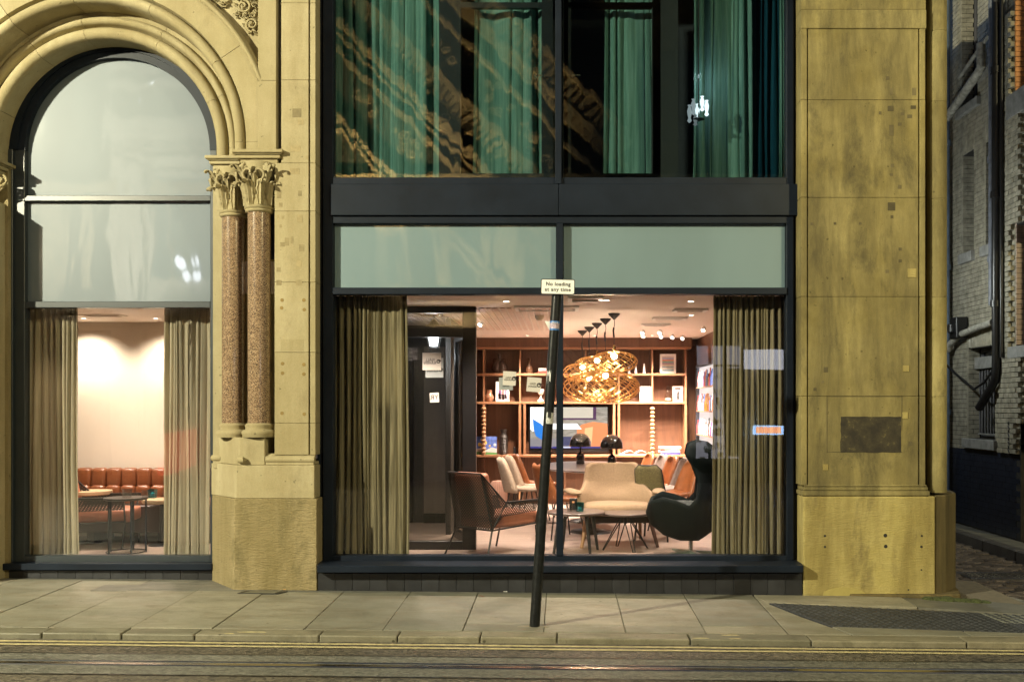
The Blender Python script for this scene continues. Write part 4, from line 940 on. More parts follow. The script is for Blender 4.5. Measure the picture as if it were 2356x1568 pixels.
yn = YG + .016
sign_reflection('white stand-in for a reflected shop sign on the lounge window in front of the framed photo', 1157, 1187, 854, 886, yn, [('FJÄLL', .05), ('RÄVEN', -.12)], 3, .022, True)
sign_reflection('pale double image behind the reflected sign near the framed photo', 1148, 1180, 868, 897, yn + .004, [('RÄVEN', -.2)], 0, .02, False, pw)
sign_reflection('tilted white stand-in for a reflected shop sign on the lounge window close beside the leaning signpost', 1212, 1245, 868, 901, yn, [('FJÄLL', .06), ('RÄVEN', -.14)], 5, .024, True)

# ================================================================== bookcase
YB = 6.25; kB = (YB + 9) / F
bc = thing('bookcase', 'wall sized walnut bookcase with open shelves and a television niche', 'bookcase')
def bx(x): return PX(x, YB)
def bz(y): return PZ(y, YB)
xv = [958, 1036, 1113, 1196, 1272, 1348, 1424, 1501, 1578]
m = MB().box(bx(940), bx(1590), 6.55, 6.60, FI, CI - .004); m.build('back_panel', WOOD, bc)
MB().box(bx(940), bx(1592), YB - .02, YB + .28, bz(798), CI - .002).build('cornice', WOOD, bc, bevel=.006)
MB().box(bx(940), bx(1590), YB - .025, YB + .3, bz(798) - .03, bz(798) - .001).build('cornice_rail', WOODE, bc, bevel=.004)
for y in (861, 926, 1048):
    MB().box(bx(940), bx(1580), YB if y < 1000 else YB - .05, YB + .3, bz(y) - .018, bz(y) + .018).build('shelf', WOODE, bc, bevel=.003)
for x in xv:
    MB().box(bx(x) - .012, bx(x) + .012, YB + .006, YB + .3, bz(926) + .019, bz(861) - .019).build('divider', WOODE, bc)
    MB().box(bx(x) - .012, bx(x) + .012, YB + .006, YB + .3, bz(861) + .019, bz(798) - .032).build('divider', WOODE, bc)
for x in (1113, 1196, 1207, 1413, 1424, 1578):
    MB().box(bx(x) - .018, bx(x) + .018, YB + .004, YB + .3, bz(1048) + .019, bz(926) - .019).build('divider', WOODE, bc)
for x in (1113, 1200, 1300, 1420, 1501, 1578):
    MB().box(bx(x) - .016, bx(x) + .016, YB + .06, YB + .3, FI, bz(1048) - .019).build('divider', WOOD, bc)
def bead_post(x, y0, y1, Y, r):
    z0, z1 = PZ(y1, Y), PZ(y0, Y); L = z1 - z0; n = max(3, int(L / .060)); prof = [(r * .4, 0)]
    for k in range(n):
        b = L * k / n; s = L / n
        big = 1 if k % 2 else .8
        for t in range(9):
            prof.append((r * .38 + r * .62 * big * math.sin(math.pi * t / 8) ** .8, b + s * (.08 + .84 * t / 8)))
    prof.append((r * .4, L))
    MB().lathe(prof, (PX(x, Y), Y, z0), 14).build('beaded_post', WOODL, bc, smooth=True, ang=60)
bead_post(1113, 935, 1045, YB - .03, .04); bead_post(1501, 935, 1045, YB - .03, .04)
bead_post(1195, 1082, 1118, YB - .05, .05)
MB().tube([(PX(1195, YB - .05), YB - .05, FI), (PX(1195, YB - .05), YB - .05, PZ(1060, YB))], .014, 8).build('post_stem', WOODL, bc)
# things on the shelves ------------------------------------------------
def shelf_z(y): return bz(y) + .019
VASEB = pbr('brown_black_ceramic', (.05, .028, .020), .22, var=.3)
S1, S2, S3 = shelf_z(861), shelf_z(926), shelf_z(1048); YS = YB + .11
t = thing('body_vase', 'dark glossy body shaped vase with a narrow neck on the top shelf', 'vase', (PX(1149, YS), YS, S1))
m = MB()
for s in (-1, 1): m.lathe([(.0, 0), (.05, .01), (.082, .06), (.082, .11), (.055, .165), (.03, .2), (0, .21)], (s * .042, 0, 0), 18)
m.lathe([(.045, .17), (.032, .21), (.025, .25), (.03, .29), (.034, .30)], n=16)
m.build('body', VASEB, t, smooth=True); m = MB()
for s in (-1, 1): m.tube([(s * .04, 0, .22), (s * .085, 0, .22), (s * .095, 0, .19), (s * .07, 0, .165)], .007, 6)
m.build('handle', VASEB, t, smooth=True)
DIMG = pbr('dim_brown_glass', (.10, .05, .028), .15, var=.2)
v = MB().lathe([(.0, 0), (.05, .005), (.058, .05), (.045, .10), (.026, .13), (.026, .2), (.03, .235)], n=18).build('vase', DIMG, None, smooth=True, loc=(PX(1218, YS), YS, S1)); tag(v, 'dim brown bottle necked vase on the top shelf left of the signpost', 'vase')
def book(x, Y, z, w_, d, h, col, label, rot=0, group=None, spine=None):
    o = MB().box(-w_ / 2, w_ / 2, -d / 2, d / 2, 0, h).build('book', pbr('book_cover', col, .5, var=.08), None, bevel=.003, loc=(x, Y, z)); o.rotation_euler = (0, 0, rot); tag(o, label, 'book', group)
    MB().box(-w_ / 2 + .005, w_ / 2 + .001, -d / 2 + .006, d / 2 - .002, .005, h - .005).build('pages', PAPER, o)
    if spine: text(spine, h * .55, WHITE, 'spine_lettering', o, T((0, -d / 2 - .002, h / 2)))
    return o
book(PX(1248, YS), YS, S1, .13, .16, .035, (.5, .05, .04), 'red book at the bottom of the pair on the top shelf by the signpost')
book(PX(1248, YS), YS, S1 + .0355, .12, .15, .045, (.6, .58, .55), 'white book on top of the red one on the top shelf')
v = MB().lathe([(0, 0), (.05, .004), (.07, .04), (.07, .08), (.045, .115), (.042, .16), (.046, .18)], n=18).build('copper_jar', pbr('copper_glaze', (.36, .19, .12), .25, .3, var=.2), None, smooth=True, loc=(PX(1126, YS), YS, S2)); tag(v, 'round copper coloured jar on the middle shelf at the left', 'jar')
def frame_pic(label, x, y0, y1, w_, z0, Y, mats, art, name='picture_frame', cat='picture frame', rot=0):
    h = PZ(y0, Y) - PZ(y1, Y); t = thing(name, label, cat, (PX(x, Y), Y, z0), rot)
    b = .014; m = MB(); m.box(-w_ / 2, w_ / 2, 0, .02, 0, b); m.box(-w_ / 2, w_ / 2, 0, .02, h - b, h); m.box(-w_ / 2, -w_ / 2 + b, 0, .02, b, h - b); m.box(w_ / 2 - b, w_ / 2, 0, .02, b, h - b); m.build('frame', mats[0], t, bevel=.002)
    MB().box(-w_ / 2 + b, w_ / 2 - b, .004, .016, b, h - b).build('print', mats[1], t)
    art(t, w_, h); return t
def flat(t, polys, y=.003):
    for nm, col, pts in polys:
        MB().prismy(pts, y, y + .0012).build(nm, pbr('print_' + nm, col, .6, var=.12, scale=20), t)
def art1(t, w_, h):
    flat(t, [('ground_tone', (.5, .42, .45), [(-.07, .02), (.07, .02), (.07, .1), (-.07, .13)]), ('purple_figure', (.16, .06, .2), [(-.06, .04), (-.02, .03), (-.015, .15), (-.035, .22), (-.06, .16)]), ('rose_figure', (.5, .18, .18), [(-.01, .03), (.03, .03), (.035, .17), (.015, .21), (-.01, .15)]), ('violet_figure', (.12, .07, .22), [(.035, .05), (.068, .04), (.065, .19), (.045, .2)])])
frame_pic('white framed colour photograph of people on the middle shelf', 1156, 878, 924, .21, S2, YS - .03, (WHITE, PAPER), art1)
def art2(t, w_, h):
    cols = [(.16, .3, .36), (.5, .5, .46), (.3, .42, .46), (.55, .5, .4), (.35, .25, .32), (.2, .35, .3), (.5, .25, .15), (.3, .33, .5), (.55, .5, .5)]
    for i, c_ in enumerate(cols):
        z0 = .035 + (h - .07) * i / len(cols); flat(t, [('stripe', c_, [(-w_ / 2 + .035, z0), (w_ / 2 - .035, z0), (w_ / 2 - .035, z0 + (h - .07) / len(cols)), (-w_ / 2 + .035, z0 + (h - .07) / len(cols))])])
frame_pic('white framed print of horizontal coloured stripes on the top shelf at right', 1537, 815, 860, .25, S1, YS, (WHITE, PAPER), art2)
v = MB().lathe([(.045, 0), (.045, .02), (.015, .05), (.012, .09), (.04, .12), (.055, .17), (.05, .19)], n=18).build('white_goblet', WHITE, None, smooth=True, loc=(PX(1244, YS), YS, S2)); tag(v, 'white footed goblet vase on the middle shelf beside the signpost', 'vase')
for x, lab, h in ((1447, 'left and shortest', .115), (1463, 'middle', .135), (1482, 'right and tallest', .15)):
    v = MB().lathe([(.024, 0), (.022, .01), (.009, h), (0, h + .006)], n=14).build('white_cone', WHITE, None, smooth=True, loc=(PX(x, YS), YS, S1)); tag(v, lab + ' of three slim white cone ornaments on the top shelf', 'cone ornament', 'white cone ornaments')
o = MB().box(-.095, .095, -.07, .07, 0, .23).build('white_box', WHITE, None, bevel=.006, loc=(PX(1486, YS), YS, S2)); tag(o, 'plain white storage box with a dark slot on the middle shelf', 'box'); MB().box(-.08, -.07, -.072, -.07, .07, .18).build('slot', INK, o)
t = thing('hourglass', 'glass hourglass vase on the middle shelf at right', 'hourglass', (PX(1537, YS), YS, S2))
MB().lathe([(.045, .004), (.058, .03), (.055, .07), (.03, .115), (.012, .14), (.028, .175), (.034, .21), (.022, .245), (.014, .26)], n=18).build('bulb', GLASSC, t, smooth=True); MB().lathe([(.045, 0), (.05, .006), (.03, .012), (0, .013)], n=18).build('foot', STEEL, t)
MB().lathe([(0, .012), (.05, .02), (.052, .045), (0, .06)], n=16).build('sand', pbr('pale_sand', (.5, .35, .25), .8), t, smooth=True)
o = MB().box(-.08, .08, -.004, .004, 0, .24).build('magazine', pbr('magazine_cover', (.42, .34, .29), .45), None, bevel=.001, loc=(PX(1560, YS), YS + .02, S2)); o.rotation_euler = (R(-6), 0, 0); tag(o, 'standing magazine with a dark figure on its cover, at right end of the middle shelf', 'magazine')
MB().box(-.045, .045, -.0055, -.004, .185, .215).build('masthead', INK, o); MB().prismy([(-.02, .03), (.03, .03), (.02, .1), (.028, .13), (.005, .17), (-.012, .13)], -.0055, -.004).build('cover_figure', INK, o)
MB().prismy([(.03, .01), (.075, .01), (.075, .09)], -.0055, -.004).build('cover_corner', WHITE, o)
YT = YB + .05
t = thing('canvas_painting', 'small blue and yellow abstract canvas on the counter behind the beaded post', 'painting', (PX(1119, YT), YT, S3), 0)
w_, h = .32, .275; MB().box(-w_ / 2, w_ / 2, 0, .02, 0, h).build('canvas', pbr('canvas_sky_blue', (.10, .18, .55), .7, var=.6, scale=22), t)
rg = random.Random(8)
for k in range(8):
    cx, cz, r = rg.uniform(-.13, .13), rg.uniform(.12, .25), rg.uniform(.012, .03)
    MB().lathe([(r, 0), (0, .001)], (0, 0, 0), 12, T((cx, -.001 - .0005 * k, cz)) @ Matrix.Rotation(R(90), 4, 'X'), caps=False).build('paint_spot', pbr('paint_yellow', (.75, .55, .06), .6) if k % 2 else pbr('paint_pale', (.6, .68, .75), .6), t)
flat(t, [('white_band', (.7, .7, .68), [(-.16, .04), (.16, .03), (.16, .09), (.08, .11), (0, .07), (-.08, .1), (-.16, .08)]), ('green_band', (.12, .35, .12), [(-.16, 0), (.16, 0), (.16, .03), (-.16, .05)])], -.004)
v = MB().lathe([(.055, 0)] + [(.062 + .006 * (k % 2), .01 + k * .012) for k in range(22)] + [(.05, .30), (.045, .33), (.055, .385)], n=20).build('ribbed_vase', pbr('black_ribbed_ceramic', (.02, .016, .014), .4), None, smooth=False, loc=(PX(1158, YT), YT + .03, S3)); tag(v, 'tall black ribbed vase on the counter', 'vase')
v = MB().box(-.02, .02, -.03, .03, 0, .11).build('black_block', BLACK, None, bevel=.004, loc=(PX(1184, YT), YT, S3)); tag(v, 'small black upright block on the counter beside the television niche', 'ornament')
# open book, stack of books on the counter at right
m = MB()
for s in (-1, 1):
    m.grid(lambda u, v: (s * u * .24, -.11 + .22 * v, .012 + .055 * math.sin(min(1, u * 1.15 + .02) * math.pi) * (1 - .45 * u)), 12, 2)
ob = m.build('open_book', PAPER, None, smooth=True, loc=(PX(1461, YB + .05), YB + .07, S3)); solid(ob, .004); tag(ob, 'large open book lying on the counter at right of the television', 'open book')
MB().box(-.245, .245, -.115, .115, 0, .008).build('cover', PAPER, ob)
z = S3; bxs = PX(1541, YB + .08)
for i, (w_, h, col, lab, dx, sp_) in enumerate(((.30, .032, (.05, .06, .25), 'blue book at the bottom of the counter stack', .01, None), (.33, .03, (.5, .48, .45), 'grey white book second from the bottom of the counter stack', -.01, None), (.30, .022, (.45, .1, .08), 'thin red book in the middle of the counter stack', 0, None), (.33, .035, (.6, .55, .48), 'cream book at the top of the counter stack', 0, None))):
    book(bxs + dx, YB + .1, z, w_, .2, h, col, lab, rng.uniform(-.1, .1), None, sp_); z += h + .0005
# television
t = thing('television', 'large flat television in the bookcase niche showing a lounge photo', 'television', (0, 0, 0))
tx0, tx1, tz0, tz1 = bx(1216), bx(1402), bz(1041), bz(933); yt = YB + .10
MB().box(tx0, tx1, yt, yt + .05, tz0, tz1).build('bezel', GLOSS, t, bevel=.005)
def scr(name, col, s, pts, d):
    s *= .75
    return MB().prismy([(tx0 + (tx1 - tx0) * u, tz0 + (tz1 - tz0) * v) for u, v in pts], yt - .002 - d * .0012, yt - .0012 - d * .0012).build(name, emis('screen_' + name, col, s), t)
m, n_, l_, b_ = new_mat('screen_brick_wall'); v_ = coords(n_, l_, True, (6, 1, 26)); r_ = ramp(n_, [(.3, (.30, .27, .20)), (.7, (.95, .90, .78))]); l_.new(noise(n_, l_, v_, 1.2, 6, .7), r_.inputs[0]); l_.new(r_.outputs[0], b_.inputs['Emission Color']); b_.inputs['Emission Strength'].default_value = .25; b_.inputs['Base Color'].default_value = (0, 0, 0, 1)
o = scr('screen', (1, 1, 1), 1, rect(.02, .98, .09, .97), 0); o.data.materials[0] = m
scr('bright_glow', (1, .97, .9), 1.2, [(.02, .97), (.30, .97), (.22, .55), (.05, .45), (.02, .5)], 1)
scr('pictured_frame', (.10, .03, .12), .5, rect(.36, .84, .70, .97), 1); scr('pictured_canvas', (.8, .74, .6), .55, rect(.38, .80, .74, .97), 2)
scr('pictured_floor', (.35, .33, .36), .5, rect(.02, .98, .09, .30), 1)
scr('pictured_egg_chair', (.01, .22, .75), .7, [(.05, .72), (.15, .62), (.22, .50), (.27, .52), (.29, .42), (.25, .30), (.17, .27), (.09, .35), (.06, .5)], 3)
scr('pictured_chair_stem', (.02, .02, .03), .5, rect(.165, .185, .13, .28), 2)
scr('pictured_sofa', (.9, .28, .10), .7, [(.60, .12), (.99, .12), (.98, .62), (.80, .66), (.66, .60), (.60, .50)], 3)
scr('pictured_sofa_arm', (1, .55, .25), .75, [(.68, .12), (.78, .12), (.80, .55), (.70, .52)], 4)
scr('pictured_lamp', (1, 1, .95), 1.1, [(.30, .62), (.60, .62), (.66, .50), (.28, .50)], 3)
scr('pictured_table', (.06, .08, .2), .5, [(.36, .15), (.58, .15), (.54, .34), (.40, .34)], 2)
scr('caption_bar', (.03, .03, .25), .6, rect(.02, .98, .09, .13), 5)
scr('caption_text', (.8, .85, 1), .8, rect(.40, .52, .10, .12), 6)

# ================================================================== dining table, lamps and chairs
TZ = FI + .765; tcx, tcy = .36, 3.55
t = thing('dining_table', 'long dark oval dining table behind the cream armchair', 'table', (tcx, tcy, FI))
MB().lathe([(.0, .735), (.60, .735), (.64, .742), (.66, .755), (.655, .765), (0, .766)], n=56, sy=1.62).build('table_top', DTOP, t, smooth=True)
for y in (-.55, .55): MB().lathe([(.26, 0), (.24, .02), (.06, .05), (.05, .68), (.16, .735)], (0, y, 0), 24).build('pedestal', BLACK, t, smooth=True)
def table_lamp(label, x, Y, k=1):
    t = thing('table_lamp', label, 'table lamp', (x, Y, TZ + .001), 0, 'gloss black dome lamps on the dining table')
    MB().lathe([(.052, 0), (.055, .008), (.055, .085), (.05, .115), (.036, .14), (.016, .155), (0, .157)], n=26).build('base', GLOSS, t, smooth=True)
    MB().lathe([(.012, .15), (.012, .30)], n=12).build('stem', BLACK, t, smooth=True)
    s = MB().lathe([(.138, .225), (.140, .25), (.135, .29), (.118, .33), (.09, .365), (.05, .388), (0, .396)], n=36, caps=False).build('shade', GLOSS, t, smooth=True); solid(s, .004)
    return t
table_lamp('black dome lamp farther back, in front of the television', PX(1335.5, 3.9), 3.9)
table_lamp('black dome lamp nearer the window, right above the cream armchair', PX(1407.5, 3.25), 3.25)
def make_dining(name, label, mat, cat='chair'):
    t = thing(name, label, cat, (0, 0, 0), 0, 'shell chairs round the dining table')      # faces -Y
    def back(u, v):
        w_ = .215 * (1 - .30 * v ** 2) * (1 if v < .86 else math.sqrt(max(.02, 1 - ((v - .86) / .15) ** 2)) * .62 + .38)
        x = (u * 2 - 1) * w_; curve = (u * 2 - 1) ** 2
        return (x, .20 + .10 * v - .10 * curve * (1 - .55 * v), .42 + .42 * v)
    def seat(u, v):
        x = (u * 2 - 1) * (.20 + .02 * v); curve = (u * 2 - 1) ** 2
        return (x, -.24 + .44 * v, .43 - .02 * math.sin(v * 3.1) + .035 * curve * v)
    m = MB().grid(back, 10, 12); m.grid(seat, 10, 8); o = m.build('shell', mat, t, smooth=True, ang=180); solid(o, .045, 1)
    for sx in (-1, 1):
        for sy in (-1, 1): MB().tube([(sx * .14, sy * .14, .42), (sx * .21, sy * .22, 0)], .009, 8).build('leg', BLACK, t, smooth=True)
    return t
CH = {}
for nm, mt in (('beige', BEIGE), ('orange', TAN), ('grey', GREYU)): CH[nm] = None
def dchair(kind, mat, x, Y, rot, label):
    if CH[kind] is None:
        t = make_dining('dining_chair', label, mat); CH[kind] = t; t.location = (x, Y, FI); t.rotation_euler = (0, 0, rot); return t
    return dup(CH[kind], (x, Y, FI), rot, label)
q = R(90)     # facing +X
dchair('beige', BEIGE, PX(1203, 3.9) + .0, 3.9, q + .25, 'beige shell chair leftmost of the chair row left of the signpost')
dchair('beige', BEIGE, PX(1220, 4.35), 4.35, q + .25, 'beige shell chair second from left in the row left of the signpost')
dchair('orange', TAN, PX(1234, 4.75), 4.75, q + .2, 'tan leather shell chair third in the row left of the signpost')
dchair('orange', TAN, PX(1290, 2.5), 2.5, q + .45, 'tan leather shell chair half hidden by the signpost and mullion')
dchair('orange', TAN, PX(1452, 5.0), 5.0, -q + .2, 'tan shell chair farthest back, leftmost on the right side of the table')
dchair('grey', GREYU, PX(1480, 4.6), 4.6, -q + .2, 'taupe shell chair between two tan chairs right of the table')
dchair('orange', TAN, PX(1503, 4.2), 4.2, -q + .2, 'tan shell chair just left of a taupe one, behind the green woven chair')
dchair('grey', GREYU, PX(1530, 3.7), 3.7, -q + .2, 'taupe shell chair rising behind the green woven chair')
dchair('orange', TAN, PX(1546, 3.0), 3.0, -q + .35, 'creased tan leather shell chair rightmost, beside the dark egg chair')
# green woven chair seen from behind
t = thing('woven_chair', 'green woven backed chair behind the right arm of the cream armchair', 'chair', (PX(1509, 2.35), 2.35, FI), R(160))
def wb(u, v):
    w_ = (.17 - .02 * v) * (1 if v < .86 else 1 - .35 * ((v - .86) / .14) ** 2); x = (u * 2 - 1) * w_
    return (x + .03 * v, .20 + .10 * v - .05 * (u * 2 - 1) ** 2, .38 + .47 * v)
o = MB().grid(wb, 8, 10).build('woven_back', WOVEN, t, smooth=True); solid(o, .02)
m = MB(); m.tube([wb(0, k / 10) for k in range(11)] + [wb(k / 8, 1) for k in range(1, 9)] + [wb(1, 1 - k / 10) for k in range(1, 11)], .012, 8); m.build('back_frame', BLACK, t, smooth=True)
MB().box(-.19, .19, -.22, .2, .38, .43).build('seat', WOVEN, t, bevel=.02)
for sx in (-1, 1):
    for sy in (-1, 1): MB().tube([(sx * .16, sy * .17, .38), (sx * .19, sy * .21, 0)], .011, 8).build('leg', BLACK, t, smooth=True)
# small ribbed stool at the back left
m = MB(); N = 40
m.lathe([(.10, .0), (.115, .01)] + [(.118, .05), (.120, .40), (.11, .46), (.08, .495), (0, .505)], n=48)
for i, p in enumerate(m.v):
    a = math.atan2(p[1], p[0]); f = 1 + .03 * math.cos(a * 24); m.v[i] = (p[0] * f, p[1] * f, p[2])
o = m.build('ribbed_stool', pbr('pink_ribbed_velvet', (.52, .30, .22), .8, var=.1), None, smooth=True, loc=(PX(1147, 4.6), 4.6, FI)); tag(o, 'pale pink ribbed drum stool beyond the black perforated armchair', 'stool')

# ================================================================== lounge chairs with perforated shells
def make_perf(label):      # faces -Y ; origin on the floor
    t = thing('perforated_armchair', label, 'armchair')
    zb, W, D = .27, .25, .33
    m = MB()
    lb, rb = Vector((-W, D, zb)), Vector((W, D, zb)); lt, rt = Vector((-W + .02, D + .14, .84)), Vector((W - .02, D + .14, .84))
    def quad(a, b, c, d, n=4): m.grid(lambda u, v: tuple((a * (1 - u) + b * u) * (1 - v) + (d * (1 - u) + c * u) * v), n, n)
    quad(lb, rb, rt, lt)
    for s in (-1, 1):
        b0 = Vector((s * W, D, zb)); bt = Vector((s * (W - .02), D + .14, .84)); aj = Vector((s * (W + .045), D - .16, .53)); af = Vector((s * (W + .05), -D, .54)); bf = Vector((s * W, -D, zb + .02)); sj = Vector((s * W, D - .16, zb + .0))
        m.add([b0, aj, bt], [(0, 1, 2)]); up = Vector((0, 0, .125)); m.add([b0, sj + up, aj], [(0, 1, 2)]); m.add([sj + up, bf + up, af, aj], [(0, 1, 2, 3)])
    o = m.build('shell', PERF, t); solid(o, .004)
    m = MB(); r = .009
    m.tube([lt, rt], r, 6)
    for s in (-1, 1):
        b0 = Vector((s * W, D, zb)); bt = Vector((s * (W - .02), D + .14, .84)); aj = Vector((s * (W + .045), D - .16, .53)); af = Vector((s * (W + .05), -D, .54)); bf = Vector((s * W, -D, zb + .02))
        for a, b in ((b0, bt), (bt, aj), (aj, af), (b0, bf), (aj, b0), (af, bf)): m.tube([a, b], r, 6)
        m.box(*sorted((s * (W + .03), s * (W + .075))), -D, D - .17, .535, .55)
    m.tube([lb, rb], r, 6); m.tube([(-W, -D, zb + .02), (W, -D, zb + .02)], r, 6)
    m.build('rim', BLACK, t, smooth=True)
    m = MB().box(-W + .01, W - .01, -D - .05, D - .03, zb + .01, zb + .15); m.build('seat_cushion', CUSH, t, bevel=.03, seg=3, smooth=True)
    M = T((0, D - .085, zb + .13)) @ Matrix.Rotation(R(-14), 4, 'X')
    MB().box(-W + .03, W - .03, -.02, .07, 0, .46, M).build('back_cushion', CUSH, t, bevel=.035, seg=3, smooth=True)
    for sx in (-1, 1):
        for sy in (-1, 1): MB().tube([(sx * W, sy * D, zb), (sx * (W + .05), sy * (D + .12 if sy > 0 else D - .02), 0)], .010, 8).build('leg', BLACK, t, smooth=True)
    return t
def orient(fwd): return math.atan2(fwd[0], -fwd[1])       # -Y rotated onto fwd
pa = make_perf('black perforated armchair with terracotta cushions left of the signpost')
f = Vector((.64, .77)).normalized()
mid = Vector((-.88, 1.10)) + f * .33; pa.location = (mid.x, mid.y, FI); pa.rotation_euler = (0, 0, orient(f))
f2 = Vector((1, .12)).normalized()
dup(pa, (-4.97, 1.76, FI), orient(f2), 'black perforated armchair with a terracotta seat in the bar behind the arched window')
# ================================================================== cream armchair
t = thing('cream_armchair', 'wide cream boucle armchair with flared arms in the middle of the lounge', 'armchair', (.60, 2.0, FI), R(4))
def shellp(u, v):
    s = u * 2 - 1; z = .36 + .51 * v
    k = min(1, max(0, (v - .30) / .30)); k = k * k * (3 - 2 * k)
    W = .425 * (1 - k) + (.335 - .045 * max(0, (v - .55) / .45)) * k
    if v > .9: W *= 1 - .10 * ((v - .9) / .1) ** 2
    fwd = (.38 * (1 - k) + .09 * k) * abs(s) ** 2.6 + .07 * math.exp(-((v - .22) / .16) ** 2) * (1 - s * s)
    top = .012 * abs(s) ** 2 * v - (.02 * max(0, abs(s) - .85) / .15 if v > .9 else 0)
    return (s * W, .22 + .13 * v - fwd, z + top)
o = MB().grid(shellp, 24, 20).build('back_shell', BOUC, t, smooth=True, ang=180); solid(o, .07, 0, 1)
for s in (-1, 1):
    m = MB(); m.lathe([(0, -.28), (.03, -.27), (.05, -.2), (.055, 0), (.05, .15), (.03, .22), (0, .235)], n=16, sy=.55)
    M = T((s * .47, -.06, .575)) @ Matrix.Rotation(s * R(-10), 4, 'Z') @ Matrix.Rotation(R(90), 4, 'X') @ Matrix.Scale(1.35, 4, (1, 0, 0)); m.v = [tuple(M @ Vector(p)) for p in m.v]
    m.build('arm', BOUC, t, smooth=True, ang=180)
MB().box(-.37, .37, -.36, .22, .33, .46).build('seat', BOUC, t, bevel=.055, seg=4, smooth=True)
MB().box(-.36, .36, -.30, .24, .255, .325).build('seat_rail', pbr('dark_stained_wood', (.05, .028, .018), .4), t, bevel=.01)
for sx in (-1, 1): 
    MB().tube([(sx * .33, -.27, .33), (sx * .41, -.36, 0)], [.026, .017], 12).build('leg', WOODL if sx < 0 else pbr('dark_leg_wood', (.06, .03, .02), .4), t, smooth=True)
    MB().tube([(sx * .30, .22, .33), (sx * .33, .36, 0)], [.024, .017], 12).build('leg', WOODL, t, smooth=True)
# ================================================================== egg chair
t = thing('egg_chair', 'dark green high winged egg chair on a steel star base beside the right curtain', 'armchair', (PX(1589, 1.15), 1.15, FI), R(-6))
Rm = [(-.40, .50), (-.37, .57), (-.28, .615), (-.15, .585), (-.02, .535), (.045, .61), (.06, .76), (.0, .92), (-.06, 1.02), (-.045, 1.10), (.05, 1.135)]
Bm = [(-.425, .44), (-.37, .32), (-.25, .225), (-.1, .178), (.07, .18), (.21, .28), (.28, .48), (.30, .70), (.31, .88), (.27, 1.03), (.15, 1.125)]
hw = [.10, .24, .32, .35, .36, .36, .34, .29, .29, .25, .11]
def lerp(L, t):
    t = t * (len(L) - 1); i = min(int(t), len(L) - 2); f = t - i; f = f * f * (3 - 2 * f) * .4 + f * .6
    a, b = L[i], L[i + 1]
    return tuple(a[k] * (1 - f) + b[k] * f for k in range(len(a))) if isinstance(a, tuple) else a * (1 - f) + b * f
def egg(u, v):
    s = (u * 2 - 1) * math.pi / 2; r_, b_, h = lerp(Rm, v), lerp(Bm, v), lerp(hw, v); c = math.cos(s)
    return (b_[0] * c + r_[0] * (1 - c), h * math.sin(s), b_[1] * c + r_[1] * (1 - c))
o = MB().grid(egg, 24, 40).build('shell', EGG, t, smooth=True, ang=180); solid(o, .035, 1)
MB().lathe([(0, .30), (.22, .33), (.30, .42), (.29, .50), (.2, .535), (0, .545)], (-.06, 0, 0), 28).build('seat_cushion', EGGI, t, smooth=True)
MB().lathe([(.022, .04), (.022, .20)], n=14).build('stem', STEEL, t, smooth=True)
for k in range(4):
    a = k * math.pi / 2 + .5; d = Vector((math.cos(a), math.sin(a), 0)); s = Vector((-d.y, d.x, 0))
    m = MB(); p = [d * .0 - s * .03, d * .36 - s * .018, d * .36 + s * .018, d * 0 + s * .03]
    m.add([tuple(q) for q in p] + [tuple(q + Vector((0, 0, .05 if i in (0, 3) else .018))) for i, q in enumerate(p)], [(3, 2, 1, 0), (4, 5, 6, 7), (0, 1, 5, 4), (1, 2, 6, 5), (2, 3, 7, 6), (3, 0, 4, 7)])
    m.build('base_arm', pbr('pale_green_grey_metal', (.32, .38, .33), .35, .6) if k == 0 else bpy.data.materials['pale_green_grey_metal'], t, bevel=.004)
# ================================================================== coffee tables
t = thing('coffee_table', 'round dark coffee table with tapered legs holding two tumblers', 'coffee table', (.155, 1.36, FI))
MB().lathe([(0, .395), (.29, .395), (.305, .405), (.305, .418), (.298, .424), (0, .4245)], n=44).build('table_top', DTOP, t, smooth=True)
for k in range(4):
    a = k * math.pi / 2 + .55; d = Vector((math.cos(a), math.sin(a), 0))
    MB().tube([d * .20 + Vector((0, 0, .395)), d * .27], [.022, .014], 10).build('leg', BLACK, t, smooth=True)
CT1 = FI + .4245
t = thing('coffee_table', 'round dark coffee table with hairpin legs in front of the cream armchair', 'coffee table', (.675, 1.48, FI))
MB().lathe([(0, .372), (.265, .372), (.275, .38), (.275, .394), (.268, .40), (0, .4005)], n=44).build('table_top', DTOP, t, smooth=True)
MB().lathe([(.02, .28), (.02, .372)], n=10).build('stem', BLACK, t)
for k in range(4):
    a = k * math.pi / 2 + .3; d = Vector((math.cos(a), math.sin(a), 0)); s = Vector((-d.y, d.x, 0))
    MB().tube([d * .03 + s * .03 + Vector((0, 0, .36)), d * .07 + s * .03 + Vector((0, 0, .30)), d * .25 + s * .012 + Vector((0, 0, .01)), d * .25 - s * .012 + Vector((0, 0, .01)), d * .07 - s * .03 + Vector((0, 0, .30)), d * .03 - s * .03 + Vector((0, 0, .36))], .006, 6).build('hairpin_leg', BLACK, t, smooth=True)
def tumbler(label, x, Y, z, r, h, mat, facets=10, name='tumbler', cat='glass tumbler'):
    o = MB().lathe([(r * .8, 0), (r, h), (r * .88, h), (r * .7, h * .2), (0, h * .18)], n=facets).build(name, mat, None, loc=(x, Y, z)); tag(o, label, cat); return o
tumbler('clear cut tumbler next to the teal one on the coffee table', PX(1311, 1.3), 1.30, CT1 + .001, .030, .088, GLASSC)
te = tumbler('teal glass tumbler on the coffee table', PX(1334, 1.3), 1.30, CT1 + .001, .048, .092, TEALG, 14)
MB().lathe([(0, .02), (.02, .021), (.02, .04), (0, .042)], n=10).build('candle', WHITE, te, smooth=True)
